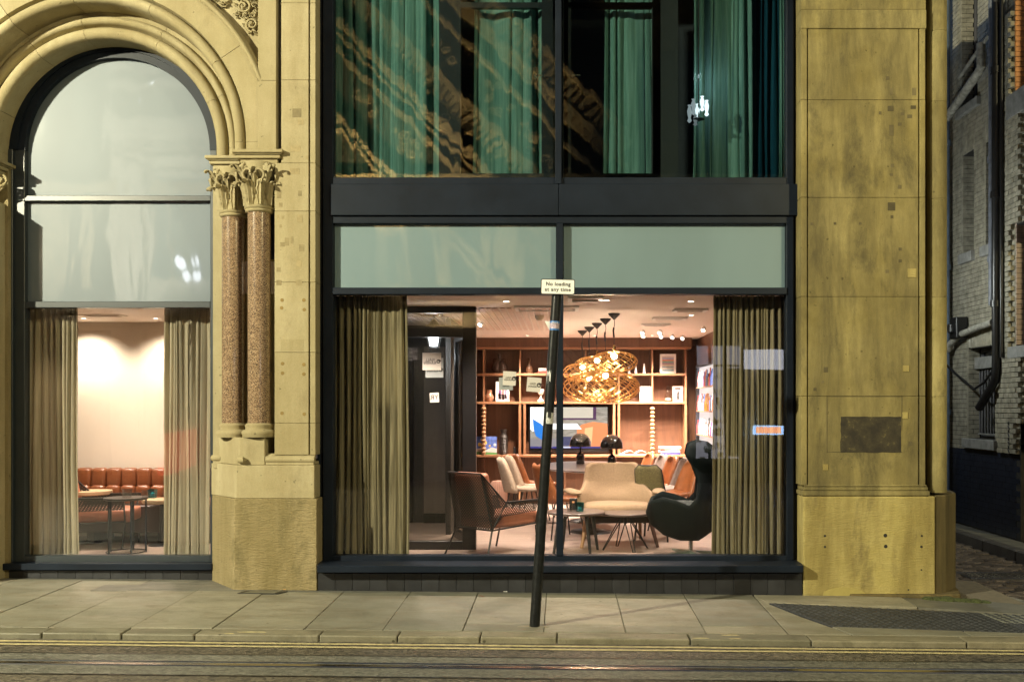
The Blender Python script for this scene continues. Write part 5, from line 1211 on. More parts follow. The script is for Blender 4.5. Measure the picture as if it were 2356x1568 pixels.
o = MB().box(-.04, .04, -.012, .012, 0, .125).build('menu_stand', BLACK, None, bevel=.003, loc=(PX(1319, 1.42), 1.42, CT1 + .001)); tag(o, 'small black menu stand behind the tumblers on the coffee table', 'menu stand')
MB().box(-.012, .012, -.0135, -.012, .075, .095).build('copper_mark', pbr('copper_print', (.5, .25, .12), .5), o)

# ================================================================== pendants
HANG = (1413, 1393, 1373.5, 1356, 1340); HY = (2.3, 2.97, 3.6, 4.2, 4.85)
GOLD = pbr('satin_gold_metal', (.80, .48, .17), .3, 1, var=.1)
def pendant(i, label, rx, rz_, zc, ribs):
    x, y = PX(HANG[i], HY[i]), HY[i]
    t = thing('pendant_lamp', label, 'pendant lamp', (x, y, CI), 0, 'gold lattice pendants over the dining table')
    MB().lathe([(0, -.075), (.012, -.07), (.03, -.05), (.062, -.02), (.068, -.004), (.068, 0)], n=22).build('canopy', BLACK, t, smooth=True)
    zt = zc + rz_ - CI
    m = MB(); m.tube([(0, 0, -.07), (.006, 0, -.12), (-.01, 0, -.2), (0, 0, -.3), (0, 0, zt)], .004, 6); m.tube([(-.004, 0, -.16), (-.008, 0, -.2), (-.002, 0, -.27)], .011, 6); m.build('cord', BLACK, t, smooth=True)
    m = MB(); zo = zc - CI
    for hnd in (-1, 1):
        for k in range(ribs):
            pts = []
            for q in range(15):
                f = q / 14; th = -1.28 + 2.56 * f; a = 2 * math.pi * k / ribs + hnd * f * 1.9
                rr = rx * math.cos(th) ** .8; pts.append((rr * math.cos(a), rr * math.sin(a), zo + rz_ * math.sin(th) / math.sin(1.28)))
            m.tube(pts, .0042 if rx < .35 else .0052, 4, False)
    rr = rx * math.cos(1.28) ** .8
    for z in (rz_, -rz_): m.tube([(rr * math.cos(a), rr * math.sin(a), zo + z) for a in [2 * math.pi * q / 24 for q in range(25)]], .006, 6, False)
    m.build('lattice_shade', GOLD, t, smooth=True)
    MB().lathe([(.014, zt - .02), (.02, zt + .0), (.016, zt + .07), (.006, zt + .08)], n=12).build('lamp_holder', BRASS, t, smooth=True)
    MB().lathe([(0, zt - .085), (.028, zt - .07), (.036, zt - .05), (.03, zt - .03), (.014, zt - .018)], n=14).build('bulb', BULB, t, smooth=True)
    lamp('pendant_light', 'POINT', (x, y, CI + zt - .05), 42, (1, .80, .58), .036)
pendant(0, 'gold lattice pendant nearest the window, highest at the right', .265, .112, PZ(832, 2.3), 13)
pendant(1, 'large low gold lattice pendant in front, above the television', .41, .185, PZ(890, 2.97), 17)
pendant(2, 'middle gold lattice pendant hung at the upper level', .29, .12, PZ(842, 3.6), 13)
pendant(3, 'low gold lattice pendant second from the back', .36, .175, PZ(892, 4.2), 15)
pendant(4, 'small gold lattice pendant farthest back at the left', .27, .12, PZ(856, 4.85), 12)
# ================================================================== ceiling fittings
m = MB()
for k in range(34): m.box(-2.5 + k * .074, -2.5 + k * .074 + .046, 1.62, 4.6, CI - .014, CI - .002)
sl_ = m.build('slatted_ceiling', pbr('pale_ceiling_slat', (.62, .48, .40), .7), None); sl_['kind'] = 'stuff'; tag(sl_, 'pale ribbed ceiling slats running back over the lounge', 'ceiling slats')
def cfit(label, x, Y, w_, d, name='ceiling_vent', cat='ceiling vent', inner=True):
    t = thing(name, label, cat, (x, Y, CI - .001))
    m = MB(); m.box(-w_ / 2, w_ / 2, -d / 2, -d / 2 + .04, -.022, 0); m.box(-w_ / 2, w_ / 2, d / 2 - .04, d / 2, -.022, 0); m.box(-w_ / 2, -w_ / 2 + .04, -d / 2 + .04, d / 2 - .04, -.022, 0); m.box(w_ / 2 - .04, w_ / 2, -d / 2 + .04, d / 2 - .04, -.022, 0); m.build('frame', WHITE, t)
    if inner == 'slots':
        for k in range(4): MB().box(-w_ / 2 + .05, w_ / 2 - .05, -d / 2 + .05 + k * (d - .1) / 4, -d / 2 + .05 + (k + .5) * (d - .1) / 4, -.012, 0).build('slat', CEIL, t)
    else: MB().box(-w_ / 2 + .04, w_ / 2 - .04, -d / 2 + .04, d / 2 - .04, -.006, 0).build('grille', pbr('vent_brown', (.28, .20, .15), .7) if 'vent_brown' not in bpy.data.materials else bpy.data.materials['vent_brown'], t)
def cy(y): return 1.06 * F / (936 - y) - 9
cfit('square air vent in the ceiling just right of the signpost top', PX(1347, cy(685)), cy(685), .34, .36)
cfit('long pale recessed ceiling panel beside the signpost', PX(1258, cy(707)), cy(707), .68, .42, 'ceiling_panel', 'ceiling panel', 'slots')
cfit('slim ceiling vent upper right, nearest the right curtain', PX(1588, cy(711)), cy(711), .36, .24, inner='slots')
cfit('slim ceiling vent in the middle of three at the right', PX(1540, cy(730)), cy(730), .40, .22, inner='slots')
cfit('slim ceiling vent farthest back of three at the right', PX(1508, cy(745)), cy(745), .36, .26, inner='slots')
sd = MB().lathe([(0, -.06), (.03, -.055), (.05, -.03), (.055, 0)], n=16).build('smoke_detector', pbr('yellowed_plastic', (.45, .36, .24), .5), None, smooth=True, loc=(PX(1241, cy(722)), cy(722), CI - .015)); tag(sd, 'round smoke detector on the ceiling left of the signpost', 'smoke detector')
rb = MB().lathe([(0, -.008), (.17, -.006), (.18, 0)], n=28).build('ceiling_speaker', CEIL, None, smooth=True, loc=(PX(1433, cy(711)), cy(711), CI)); tag(rb, 'flat round ceiling speaker right of the pendants', 'speaker')
SPOTS = [((1532, 772), 'leftmost'), ((1546, 758), 'second'), ((1556, 770), 'third'), ((1575, 768), 'fourth'), ((1597, 752), 'fifth'), ((1619, 750), 'rightmost'), ((1104, 737), 'left of the signpost')]
spot0 = None
SP = [(1479, 757, 'upper left of the four small spots right of the pendants'), (1481, 765, 'lower left of the four small spots right of the pendants'), (1519, 757, 'upper right of the four small spots right of the pendants'), (1522, 766, 'lower right of the four small spots right of the pendants'), (1548, 768, 'single spotlight left of two near the right curtain'), (1571, 770, 'spotlight beside the bookcase end under the ceiling'), (1619, 750, 'spotlight nearest the right curtain'), (1106, 737, 'spotlight at the left beside the lobby partition')]
for x, y, lab in SP:
    Y = min(cy(y), 5.7); p = (PX(x, Y), Y, CI)
    if spot0 is None:
        spot0 = thing('ceiling_spotlight', 'ceiling spotlight, ' + lab, 'spotlight', p, 0, 'ceiling spotlights'); 
        M = T((0, 0, -.04)) @ Matrix.Rotation(R(-40), 4, 'X') @ Matrix.Rotation(R(25), 4, 'Y')
        MB().lathe([(.026, -.025), (.028, .02), (0, .025)], n=16, M=M, caps=False).build('housing', WHITE, spot0, smooth=True); MB().lathe([(.025, -.024), (0, -.025)], n=16, M=M, caps=False).build('lens', DOWN, spot0); MB().tube([(0, 0, -.04), (0, 0, 0)], .012, 8).build('mount', WHITE, spot0)
    else: dup(spot0, p, 0, 'ceiling spotlight, ' + lab)
    lamp('spot_light', 'SPOT', (p[0], p[1], CI - .15), 125, (1, .83, .69), .03, (p[0] - .1, p[1] + (.5 if Y > 4 else .2), .4), 100, .8)
# downlights added for ambient light: washes along the bookcase and over the front seats
REC = [(-.5, 5.75, 'above the left bookcase bays'), (.5, 5.75, 'above the television'), (1.35, 5.75, 'above the right bookcase bays'), (-1.55, .85, 'just inside the window beside the left curtain'), (-.55, 1.0, 'just inside the window at left'), (.45, .9, 'just inside the window in the middle'), (1.3, 1.0, 'just inside the window at right'), (-.3, 2.6, 'over the perforated armchair'), (1.5, 2.5, 'over the right hand chairs')]
dl0 = None
for x, Y, lab in REC:
    if dl0 is None:
        dl0 = thing('recessed_downlight', 'added ambient ceiling downlight ' + lab, 'downlight', (x, Y, CI), 0, 'added ceiling downlights'); MB().lathe([(.03, -.001), (.042, -.006), (.045, 0)], n=18, caps=False).build('ring', WHITE, dl0, smooth=True); MB().lathe([(.03, -.002), (0, -.0025)], n=18, caps=False).build('lens', DOWN, dl0)
    else: dup(dl0, (x, Y, CI), 0, 'added ambient ceiling downlight ' + lab)
    lamp('down_light', 'SPOT', (x, Y, CI - .02), 210 if Y > 5 else 95, (1, .83, .68), .03, (x, Y + .25 if Y > 5 else Y + .1, 0), 110, .9)
# glazed bottle display on the right-hand wall
t = thing('bottle_display', 'bright glazed bottle display at the right end of the bookcase', 'display cabinet')
m = MB(); y0, y1 = 4.3, 6.2; X = 2.10
m.box(X - .05, X, y0, y0 + .05, FI, 2.3); m.box(X - .05, X, y1 - .05, y1, FI, 2.3); m.box(X - .05, X, y0, y1, 2.26, 2.3); m.build('frame', BLACK, t)
MB().box(X + .0, X + .02, y0 + .05, y1 - .05, FI + .3, 2.26).build('lit_back', emis('cabinet_glow', (1, .90, .85), .35), t)
for z in (.9, 1.25, 1.6, 1.95): MB().box(X - .045, X - .002, y0 + .05, y1 - .05, z, z + .02).build('shelf', WOODE, t)
rg = random.Random(14); bcols = [pbr('bottle_%s' % c, v, .2) for c, v in (('amber', (.35, .14, .03)), ('red', (.4, .05, .04)), ('pale', (.5, .5, .55)), ('blue', (.1, .15, .4)), ('dark', (.05, .05, .04)))]
for z in (.92, 1.27, 1.62, 1.97):
    y = y0 + .1
    while y < y1 - .1:
        h = rg.uniform(.16, .25); MB().lathe([(.022, 0), (.022, h * .6), (.009, h * .78), (.009, h)], (X - .024, y, z), 8).build('bottle', rg.choice(bcols), t, smooth=True); y += rg.uniform(.06, .09)
# ================================================================== the bar behind the arched window
t = thing('sofa_bench', 'long tufted cognac leather bench against the bar wall', 'sofa bench', (0, 0, 0))
x0, x1 = -5.9, -3.6
MB().box(x0, x1, 1.95, 2.58, FI + .12, FI + .42).build('base', pbr('dark_leather_base', (.035, .015, .012), .4), t, bevel=.01)
for x in (-5.2, -4.45, -3.9): MB().box(x, x + .05, 2.0, 2.5, FI, FI + .12).build('foot', BLACK, t)
w0 = .172; cu = MB().box(-w0 / 2, w0 / 2, -.07, .07, -.115, .115).build('back_cushion', TANS, t, bevel=.045, seg=4, smooth=True, loc=(x0 + w0 / 2, 2.47, FI + .69))
lo = MB().box(-w0 / 2, w0 / 2, -.08, .08, -.08, .08).build('lower_cushion', TANS, t, bevel=.05, seg=4, smooth=True, loc=(x0 + w0 / 2, 2.45, FI + .535))
se = MB().box(-w0 / 2, w0 / 2, -.16, .16, -.05, .05).build('seat_cushion', TANS, t, bevel=.04, seg=4, smooth=True, loc=(x0 + w0 / 2, 2.2, FI + .44))
se2 = None
for k in range(0, int((x1 - x0) / w0)):
    x = x0 + w0 * (k + .5)
    if k: inst(cu, 'back_cushion', t, (x, 2.47, FI + .69)); inst(lo, 'lower_cushion', t, (x + w0 * .0, 2.45, FI + .535)); inst(se, 'seat_cushion', t, (x, 2.2, FI + .44))
t = thing('bar_table', 'dark topped round bar table on four thin legs holding the tumblers', 'table', (PX(290, 1.3), 1.3, FI))
MB().lathe([(0, .545), (.20, .545), (.215, .552), (.215, .57), (0, .5705)], n=36).build('table_top', BLACK, t, smooth=True)
for k in range(5):
    a = k * 2 * math.pi / 5 + .35; MB().tube([(.19 * math.cos(a), .19 * math.sin(a), .545), (.19 * math.cos(a), .19 * math.sin(a), 0)], .011, 8).build('leg', FRAME, t)
MB().tube([(.19 * math.cos(a), .19 * math.sin(a), .012) for a in [2 * math.pi * q / 32 for q in range(33)]], .006, 6, False).build('base_ring', FRAME, t, smooth=True)
BT = FI + .5705
tumbler('large clear cut tumbler on the dark bar table', PX(292, 1.25), 1.25, BT + .001, .055, .09, GLASSC, 10)
tumbler('smaller clear tumbler behind the teal holder on the bar table', PX(334, 1.32), 1.32, BT + .001, .038, .075, GLASSC, 10)
th_ = tumbler('square teal candle holder at the right of the bar table', PX(351, 1.2), 1.2, BT + .001, .05, .09, TEALG, 4, 'candle_holder', 'candle holder'); th_.rotation_euler = (0, 0, R(40))
MB().lathe([(0, .02), (.022, .021), (.02, .05), (0, .06)], n=10).build('candle', WHITE, th_, smooth=True)
for lab, x, Y, z, r in (('pale oval side table behind the armchair at the left of the bar', 205, 2.05, .575, .24), ('pale side table at right of the bar table, partly behind the curtain', 372, 1.85, .50, .20)):
    t = thing('side_table', lab, 'side table', (PX(x, Y), Y, FI)); MB().lathe([(0, z - .04), (r * .96, z - .04), (r, z - .03), (r, z), (0, z + .0005)], n=36).build('table_top', pbr('pale_oak_top', (.36, .27, .16), .5) if 'pale_oak_top' not in bpy.data.materials else bpy.data.materials['pale_oak_top'], t, smooth=True)
    MB().lathe([(.14, 0), (.13, .015), (.02, .03), (.02, z - .04)], n=18).build('pedestal', BLACK, t, smooth=True)
def bvent(): 
    t = thing('ceiling_vent', 'rectangular air vent in the bar ceiling above the tufted bench', 'ceiling vent', (PX(238, 1.75), 1.75, CL - .001)); 
    m = MB(); m.box(-.22, .22, -.10, .10, -.008, 0); m.build('frame', CEIL, t)
    for k in range(5): MB().box(-.17, .17, -.075 + k * .032, -.06 + k * .032, -.012, -.008).build('slat', bpy.data.materials['vent_brown'], t)
bvent()
for x, lab in ((193, 'left of the two'), (358, 'right of the two')):
    p = (PX(x, 2.12), 2.12, CL); dup(dl0, p, 0, 'recessed downlight in the bar ceiling, ' + lab, 'bar downlights')
for x, Y in ((-5.48, 2.22), (-4.52, 2.2)):
    lamp('down_light', 'SPOT', (x, Y, CL - .02), 70, (1, .87, .70), .02, (x, Y + .36, 1.3), 120, 1)
for x in (-5.0, -4.2): lamp('down_light', 'SPOT', (x, 1.35, CL - .02), 85, (1, .83, .68), .03, (x, 1.55, 0), 110, .9)  # fill spots without fittings, added for ambient light in the bar
# ================================================================== bedroom chandelier
t = thing('chandelier', 'cluster of glowing white vase shaped shades in the upper bedroom', 'chandelier', (0, 0, 0))
yc = .50; kc = (yc + 9) / F
for x, y, h, em in ((1586, 263, 40, 1.2), (1596, 245, 36, 1.2), (1605, 258, 38, 5), (1615, 240, 34, 6), (1626, 249, 36, 6), (1600, 277, 24, .6)):
    c = P(x, y + h / 2, yc); H = h * kc
    prof = [(.10, 0), (.30, .10), (.16, .25), (.26, .45), (.32, .65), (.22, .82), (.14, .9), (.26, 1.0)]
    MB().lathe([(r * 15 * kc * 1.15, z * H) for r, z in prof], (c.x, yc + random.uniform(-.03, .03), c.z), 16).build('shade', emis('shade_glow', (.85, .95, 1), em * .13), t, smooth=True)
m = MB(); c = P(1607, 275, yc); m.tube([(c.x, yc, c.z), (c.x, yc, 6.44)], .006, 6); m.lathe([(.03, -.01), (.06, 0), (.02, .02)], (c.x, yc, c.z), 12); m.build('stem', BLACK, t)
lamp('chandelier_light', 'POINT', (c.x, yc + .02, c.z + .42), 1.6, (.85, .95, 1), .05)
# ================================================================== leaning signpost
YPO = -1.28
b0 = Vector((PX(1229, YPO), YPO, gz(-.2, YPO) - .05)); b1 = Vector((PX(1282, YPO), YPO, PZ(660, YPO)))
sg = thing('signpost', 'leaning black signpost with a small white no loading plate', 'signpost', (b0.x, b0.y, gz(b0.x, b0.y)))
O = sg.location
def rel(p): return Vector(p) - O
ax = (b1 - b0).normalized()
pole = MB().tube([rel(b0), rel(b0 + ax * .9), rel(b1)], [.0405, .0395, .0375], 24).build('pole', BLACKP, sg, smooth=True)
MB().lathe([(.037, 0), (.03, .012), (0, .016)], (0, 0, 0), 20, T(rel(b1)) @ ax.to_track_quat('Z', 'Y').to_matrix().to_4x4(), caps=False).build('cap', BLACKP, sg, smooth=True)
def rrect(w_, h, r, n=5):
    pts = []
    for cx, cz, a0 in ((w_ / 2 - r, -h / 2 + r, -90), (w_ / 2 - r, h / 2 - r, 0), (-w_ / 2 + r, h / 2 - r, 90), (-w_ / 2 + r, -h / 2 + r, 180)):
        for k in range(n + 1): a = R(a0 + 90 * k / n); pts.append((cx + r * math.cos(a), cz + r * math.sin(a)))
    return pts
pc_ = P(1283.5, 659.5, YPO - .05)
plate = MB().prismy(rrect(.262, .119, .014), 0, .003).build('sign_plate', INK, sg); plate.location = rel(pc_); plate.rotation_euler = (0, R(1.2), 0)
MB().prismy(rrect(.250, .107, .010), -.0012, 0).build('white_face', pbr('sign_white', (.80, .80, .78), .4, var=.03), plate)
text('No loading', .0385, INK, 'lettering', plate, T((.002, -.0018, .020)), spacing=1.10, ext=.0004, bold=.0011)
text('at any time', .0385, INK, 'lettering', plate, T((0, -.0018, -.022)), spacing=1.14, ext=.0004, bold=.0011)
MB().box(-.02, .02, .003, .03, -.03, .03).build('bracket', BLACK, plate)
def wrap(name, t0, h, a0, a1, mat, off=.0012, edge=None, n=10):
    m = MB(); p0 = rel(b0 + ax * t0); rr = .0405 - .003 * t0 / 2.7 + off
    e1 = ax.cross(Vector((0, 1, 0))).normalized(); e1 = Vector((1, 0, 0)) - ax * ax.x; e1.normalize(); e2 = ax.cross(e1)
    rg = random.Random(int(t0 * 100))
    def fn(u, v):
        a = R(a0 + (a1 - a0) * u); j = (rg.uniform(-edge, edge) if edge and v in (0, 1) else 0)
        return p0 + ax * (h * v + j) + (e1 * math.cos(a) - Vector((0, 1, 0)) * math.sin(a)) * rr
    m.grid(fn, n, 4); return m.build(name, mat, sg, smooth=True)
def tpole(y): return ((PZ(y, YPO) - b0.z) / ax.z)
PB = pbr('blue_sticker', (.03, .16, .50), .5, var=.15); PW = pbr('scuffed_white_sticker', (.5, .5, .5), .6, var=.4, scale=60)
wrap('blue_sticker', tpole(760), .072, 20, 160, PB); wrap('sticker_panel', tpole(756), .042, 22, 158, pbr('scribbled_sticker', (.42, .33, .40), .6, var=.6, scale=90), .0018)
s1 = text('HELLO', .016, WHITE, 'sticker_lettering', sg, T(rel(b0 + ax * tpole(742.5)) + Vector((0, -.0412, 0))) @ Matrix.Rotation(R(3.5), 4, 'Y'))
wrap('white_sticker', tpole(974), .088, 25, 115, PW, .0012); wrap('torn_sticker', tpole(961), .05, 60, 100, INK, .0018, .008); wrap('torn_sticker', tpole(880), .085, 95, 150, PW, .0012, .018); wrap('torn_sticker', tpole(882), .06, 110, 140, INK, .0018, .015)
m = MB(); p = rel(b0 + ax * tpole(748)); m.prismy([(p.x - .08, p.z + .035), (p.x - .035, p.z + .03), (p.x - .037, p.z - .045), (p.x - .055, p.z - .01)], .0, .0015); m.build('torn_tape', WHITE, sg)
MB().box(-.13, .115, -.03, .035, -.02, .0025).build('socket_patch', KERB, sg, loc=(0.0, 0, 0.0))
# tiny litter
lt = MB().tube([(0, 0, 0), (.022, .003, 0)], .004, 6).build('cigarette_butt', pbr('butt_orange', (.5, .28, .1), .8), None, loc=(PX(650, -.05) , -.03, gz(-2.6) + .006)); tag(lt, 'orange cigarette butt at the foot of the stone pier', 'cigarette butt')
lf = MB().grid(lambda u, v: ((u - .5) * .06, (v - .5) * .022 * (1 - (2 * u - 1) ** 2 * .8), .004 + .006 * math.sin(u * 5)), 6, 2).build('dead_leaf', pbr('brown_leaf', (.18, .07, .03), .8), None, loc=(-.70, -.22, gz(-.7, -.2) + .002)); tag(lf, 'small curled brown leaf on the flags left of the signpost', 'leaf')
lp = MB().box(0, .035, 0, .012, 0, .003).build('paper_scrap', WHITE, None, loc=(-.52, -.02, gz(-.5) + .004)); tag(lp, 'scrap of white paper against the tiled plinth', 'paper scrap')
# overhead wires: their shadows fall across the stone
for z, r, lab in ((8.02, .022, 'lower'), (9.5, .012, 'upper')):
    o = MB().tube([(-30, -3.0, z + .05), (-5, -3.0, z), (30, -3.0, z + .02)], r, 8).build('overhead_wire', BLACK, None); tag(o, lab + ' black overhead tram wire above the road, out of the picture', 'overhead wire')

# ================================================================== brick building across the alley
A = thing('brick_building', 'dark glazed brick building with barred windows across the alley', 'building')
Xw = AWX
Y0, Y1, Z0, Z1 = 2.6, 10.0, 1.085, 8.6
OPEN = [(4.77, 5.16, 3.83, 5.22), (4.03, 4.40, 3.83, 5.20), (4.10, 4.97, 1.24, 2.48), (2.6, 3.50, 2.43, 3.95), (2.6, 3.53, 5.60, 8.6), (2.6, 3.38, -.2, 1.46), (4.65, 5.2, 5.9, 8.6)]
def inop(y0, y1, z0, z1): return any(y1 > a + .002 and y0 < b - .002 and z1 > c + .002 and z0 < d - .002 for a, b, c, d in OPEN)
ys = sorted({Y0, Y1} | {v for o in OPEN for v in o[:2]}); zs = sorted({-.3, Z0, Z1} | {v for o in OPEN for v in o[2:]})
m = MB()
for a, b in zip(ys[:-1], ys[1:]):
    for c, d in zip(zs[:-1], zs[1:]):
        if not inop(a, b, c, d): m.box(Xw + .006, Xw + .35, a, b, c, d)
wall = m.build('wall', BMORT, A)
MB().box(Xw + .30, Xw + .5, Y0, Y1, -.3, Z1).build('inner_wall', UPW, A)
BL, BH, PY, PZc = .128, .058, .134, .064
bb = None; cand = []
nz = int((Z1 - Z0) / PZc)
for j in range(nz):
    z = Z0 + j * PZc
    y = Y0 + (PY / 2 if j % 2 else 0)
    while y < 7.4:
        y1 = y + BL
        if not inop(y, y1, z, z + BH): cand.append((y, y1, z))
        else:
            for a, b, c, d in OPEN:       # cut bricks beside an opening
                if z + BH > c and z < d:
                    if y < a - .02 and y1 > a: cand.append((y, a, z))
                    if y1 > b + .02 and y < b: cand.append((b, y1, z))
        y += PY
cand.sort(key=lambda t: t[0] - (0 if 1.0 < t[2] < 6.6 else -9))
rest = MB(); n = 0; rg = random.Random(2)
for y0, y1, z in cand:
    full = abs(y1 - y0 - BL) < 1e-4
    pr = rg.uniform(0, .003)
    if full and n < 292 and y0 > 3.25 and z < 6.7:
        if bb is None: bb = MB().box(-.05, 0.006, 0, BL, 0, BH).build('brick', GBRICK, wall, bevel=.0025); o = bb
        else: o = inst(bb, 'brick', wall, (0, 0, 0))
        o.location = (Xw - pr, y0, z); o.rotation_euler = (0, 0, rg.uniform(-.012, .012)); n += 1
    else: rest.box(Xw - pr, Xw + .05, y0, y1, z, z + BH)
# dado of dark bricks
dd = MB()
for j in range(14):
    z = Z0 - (j + 1) * .076; y = Y0 + (.1 if j % 2 else 0)
    while y < 7.4:
        if not inop(y, y + .2, z, z + .07): dd.box(Xw + .002 + rg.uniform(0, .002), Xw + .05, y, y + .195, z, z + .071)
        y += .2
dd.build('dado_bricks', DBRICK, wall, kind='stuff')
# reveals facing the street
def reveal(yf, z0, z1, mat, dpt, big, Lb=.16):
    src = None; j = 0; z = z0
    while z < z1 - .02:
        x = Xw + .002 - (Lb * .55 if j % 2 else 0)
        while x < Xw + dpt:
            a, b = max(x, Xw + .002), min(x + Lb - .006, Xw + dpt)
            if b - a > .02:
                if big: MB().box(a, b, yf - .012 - rg.uniform(0, .002), yf + .05, z, z + BH).build('brick', mat, wall, bevel=.002)
                else: rest.box(a, b, yf - .012, yf + .05, z, z + BH)
            x += Lb
        z += PZc; j += 1
reveal(5.16, 3.83, 5.22, GBRICK, .3, False); reveal(4.40, 3.83, 5.20, GBRICK, .3, False); reveal(4.97, 1.24, 2.48, GBRICK, .16, False)
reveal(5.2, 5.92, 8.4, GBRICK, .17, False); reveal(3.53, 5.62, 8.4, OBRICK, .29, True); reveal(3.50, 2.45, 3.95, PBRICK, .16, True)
rest.build('far_bricks', GBRICK, wall, kind='stuff')
def sill(y0, y1, z0, z1, x=-.06): return MB().box(Xw + x, Xw + .2, y0, y1, z0, z1).build('sill', SILLS, A, bevel=.008)
sill(4.74, 5.20, 3.69, 3.83); sill(4.0, 4.46, 3.69, 3.83); sill(4.02, 5.06, 1.10, 1.235); sill(2.5, 3.62, 2.28, 2.43); sill(2.5, 3.66, 5.30, 5.60); sill(4.55, 5.3, 5.78, 5.9)
def awin(y0, y1, z0, z1, bars=0):
    w_ = MB(); x = Xw + .18; t_ = .05
    w_.box(x, x + .05, y0, y0 + t_, z0, z1); w_.box(x, x + .05, y1 - t_, y1, z0, z1); w_.box(x, x + .05, y0 + t_, y1 - t_, z0, z0 + t_); w_.box(x, x + .05, y0 + t_, y1 - t_, z1 - t_, z1)
    o = w_.build('window', pbr('grey_window_frame', (.10, .10, .11), .6) if 'grey_window_frame' not in bpy.data.materials else bpy.data.materials['grey_window_frame'], A)
    MB().box(x + .02, x + .03, y0 + t_, y1 - t_, z0 + t_, z1 - t_).build('pane', pbr('dark_window_glass', (.012, .014, .018), .08) if 'dark_window_glass' not in bpy.data.materials else bpy.data.materials['dark_window_glass'], o)
    for k in range(bars):
        y = y0 + .08 + k * (y1 - y0 - .16) / (bars - 1); MB().tube([(x - .05, y, z0 + .06), (x - .05, y, z1 - .3)], .011, 6).build('bar', pbr('dull_steel_bar', (.22, .22, .23), .5, .6) if 'dull_steel_bar' not in bpy.data.materials else bpy.data.materials['dull_steel_bar'], o)
    if bars:
        MB().box(x - .06, x - .04, y0 + .04, y1 - .04, z0 + .05, z0 + .07).build('cross_rail', SILLS, o); MB().box(x - .10, x, y0 + .02, y1 - .02, z1 - .28, z1 - .12).build('transom_board', SILLS, o)
    return o
awin(4.77, 5.16, 3.83, 5.22); awin(4.03, 4.40, 3.83, 5.20); awin(4.10, 4.97, 1.24, 2.48, 9); awin(2.6, 3.50, 2.43, 3.95); awin(2.6, 3.53, 5.60, 8.6); awin(4.65, 5.2, 5.9, 8.6)
MB().box(Xw + .2, Xw + .26, 2.6, 3.38, -.1, 1.46).build('basement_door', BLACK, A, bevel=.004)
# flat brick arches over the openings
def farch(yc, w_, z, H=.2):
    n = 9
    for k in range(n):
        a = (k - (n - 1) / 2) * .05; y = yc + (k - (n - 1) / 2) * w_ / n
        MB().box(-.006, .05, -w_ / n / 2 + .004, w_ / n / 2 - .004, 0, H, T((Xw, y, z)) @ Matrix.Rotation(-a, 4, 'X')).build('arch_brick', GBRICK, wall, bevel=.002)
farch(4.965, .42, 5.23, .24); farch(4.215, .42, 5.21, .24); farch(4.53, .92, 2.49, .24)
MB().box(2.3, 3.55, 12, 12.3, -.3, 9).build('end_wall', SOOTD, A); MB().box(3.6, 9, 12, 12.3, -.3, 9).build('end_wall', DBRICK, A)
MB().box(Xw, 9, Y0, 12, 8.6, 8.8).build('roof', SILLS, A)
# pipes
def pipe(name, label, pts, r, mat, cols=()):
    t = MB().tube(pts, r, 12).build(name, mat, None, smooth=True); tag(t, label, 'pipe')
    for z in cols: MB().lathe([(r * 1.35, -.04), (r * 1.35, .04)], (pts[0][0], pts[0][1], z), 12).build('collar', mat, t, smooth=True)
    return t
def wy(x): return Xw * F / (x - 1291) - 9       # distance along the alley wall for a photo column
pipe('drainpipe', 'grey drainpipe running down the alley wall beside the black one', [(5.62, wy(2296), 8.6), (5.62, wy(2296), 3.0)], .042, PIPEG, (6.3, 4.9, 3.6))
pipe('drainpipe', 'thick black drainpipe hooking under at its foot on the alley wall', [(5.60, wy(2310), 8.6), (5.60, wy(2310), 2.15), (5.60, wy(2309) + .02, 2.02), (5.60, wy(2298), 1.92), (5.60, wy(2270), 1.66)], .055, BLACK, (6.0, 4.4, 3.0))
pipe('drainpipe', 'thin black cable pipe right of the thick black drainpipe', [(5.62, wy(2319), 8.6), (5.62, wy(2319), 2.3)], .022, BLACK)
pipe('drainpipe', 'blue grey drainpipe nearest the corner pier, reaching the ground', [(5.60, wy(2194), 8.6), (5.60, wy(2194), .0)], .045, pbr('blue_grey_pipe_paint', (.10, .14, .20), .45, var=.3), (5.5, 3.7, 1.6))
pipe('waste_pipe', 'pale peeling waste pipe slanting down the alley wall', [(5.60, wy(2274), PZ(100, wy(2274) )), (5.60, wy(2275), PZ(155, wy(2275))), (5.58, wy(2268), PZ(172, wy(2268))), (5.58, wy(2197), PZ(272, wy(2197)))], .06, PIPEP)
pipe('waste_pipe', 'thin pale pipe slanting above the thicker peeling one', [(5.62, wy(2290), PZ(80, wy(2290))), (5.62, wy(2220), PZ(180, wy(2220)))], .026, PIPEP)
pipe('waste_pipe', 'bent pale pipe crossing the wall above the barred window', [(5.60, wy(2302), PZ(741, wy(2302))), (5.60, wy(2262), PZ(755, wy(2262))), (5.60, wy(2226), PZ(769, wy(2226))), (5.60, wy(2203), PZ(790, wy(2203))), (5.60, wy(2198), PZ(806, wy(2198)))], .045, PIPEP)
pipe('cable_loop', 'black cable looping down in a V in front of the barred window', [(5.55, wy(2200), PZ(838, wy(2200))), (5.55, wy(2224), PZ(860, wy(2224))), (5.55, wy(2267), PZ(895, wy(2267))), (5.55, wy(2292), PZ(878, wy(2292))), (5.55, wy(2307), PZ(858, wy(2307)))], .018, BLACK)
m = MB(); y = wy(2222); m.box(5.52, 5.68, y - .12, y + .12, PZ(778, y), PZ(730, y)); m.tube([(5.5, y, PZ(765, y)), (5.5, y, PZ(745, y))], .06, 10); o = m.build('meter_box', BLACK, None, bevel=.01); tag(o, 'dark wall box with fittings on the alley wall at the left', 'wall box')
m = MB(); 
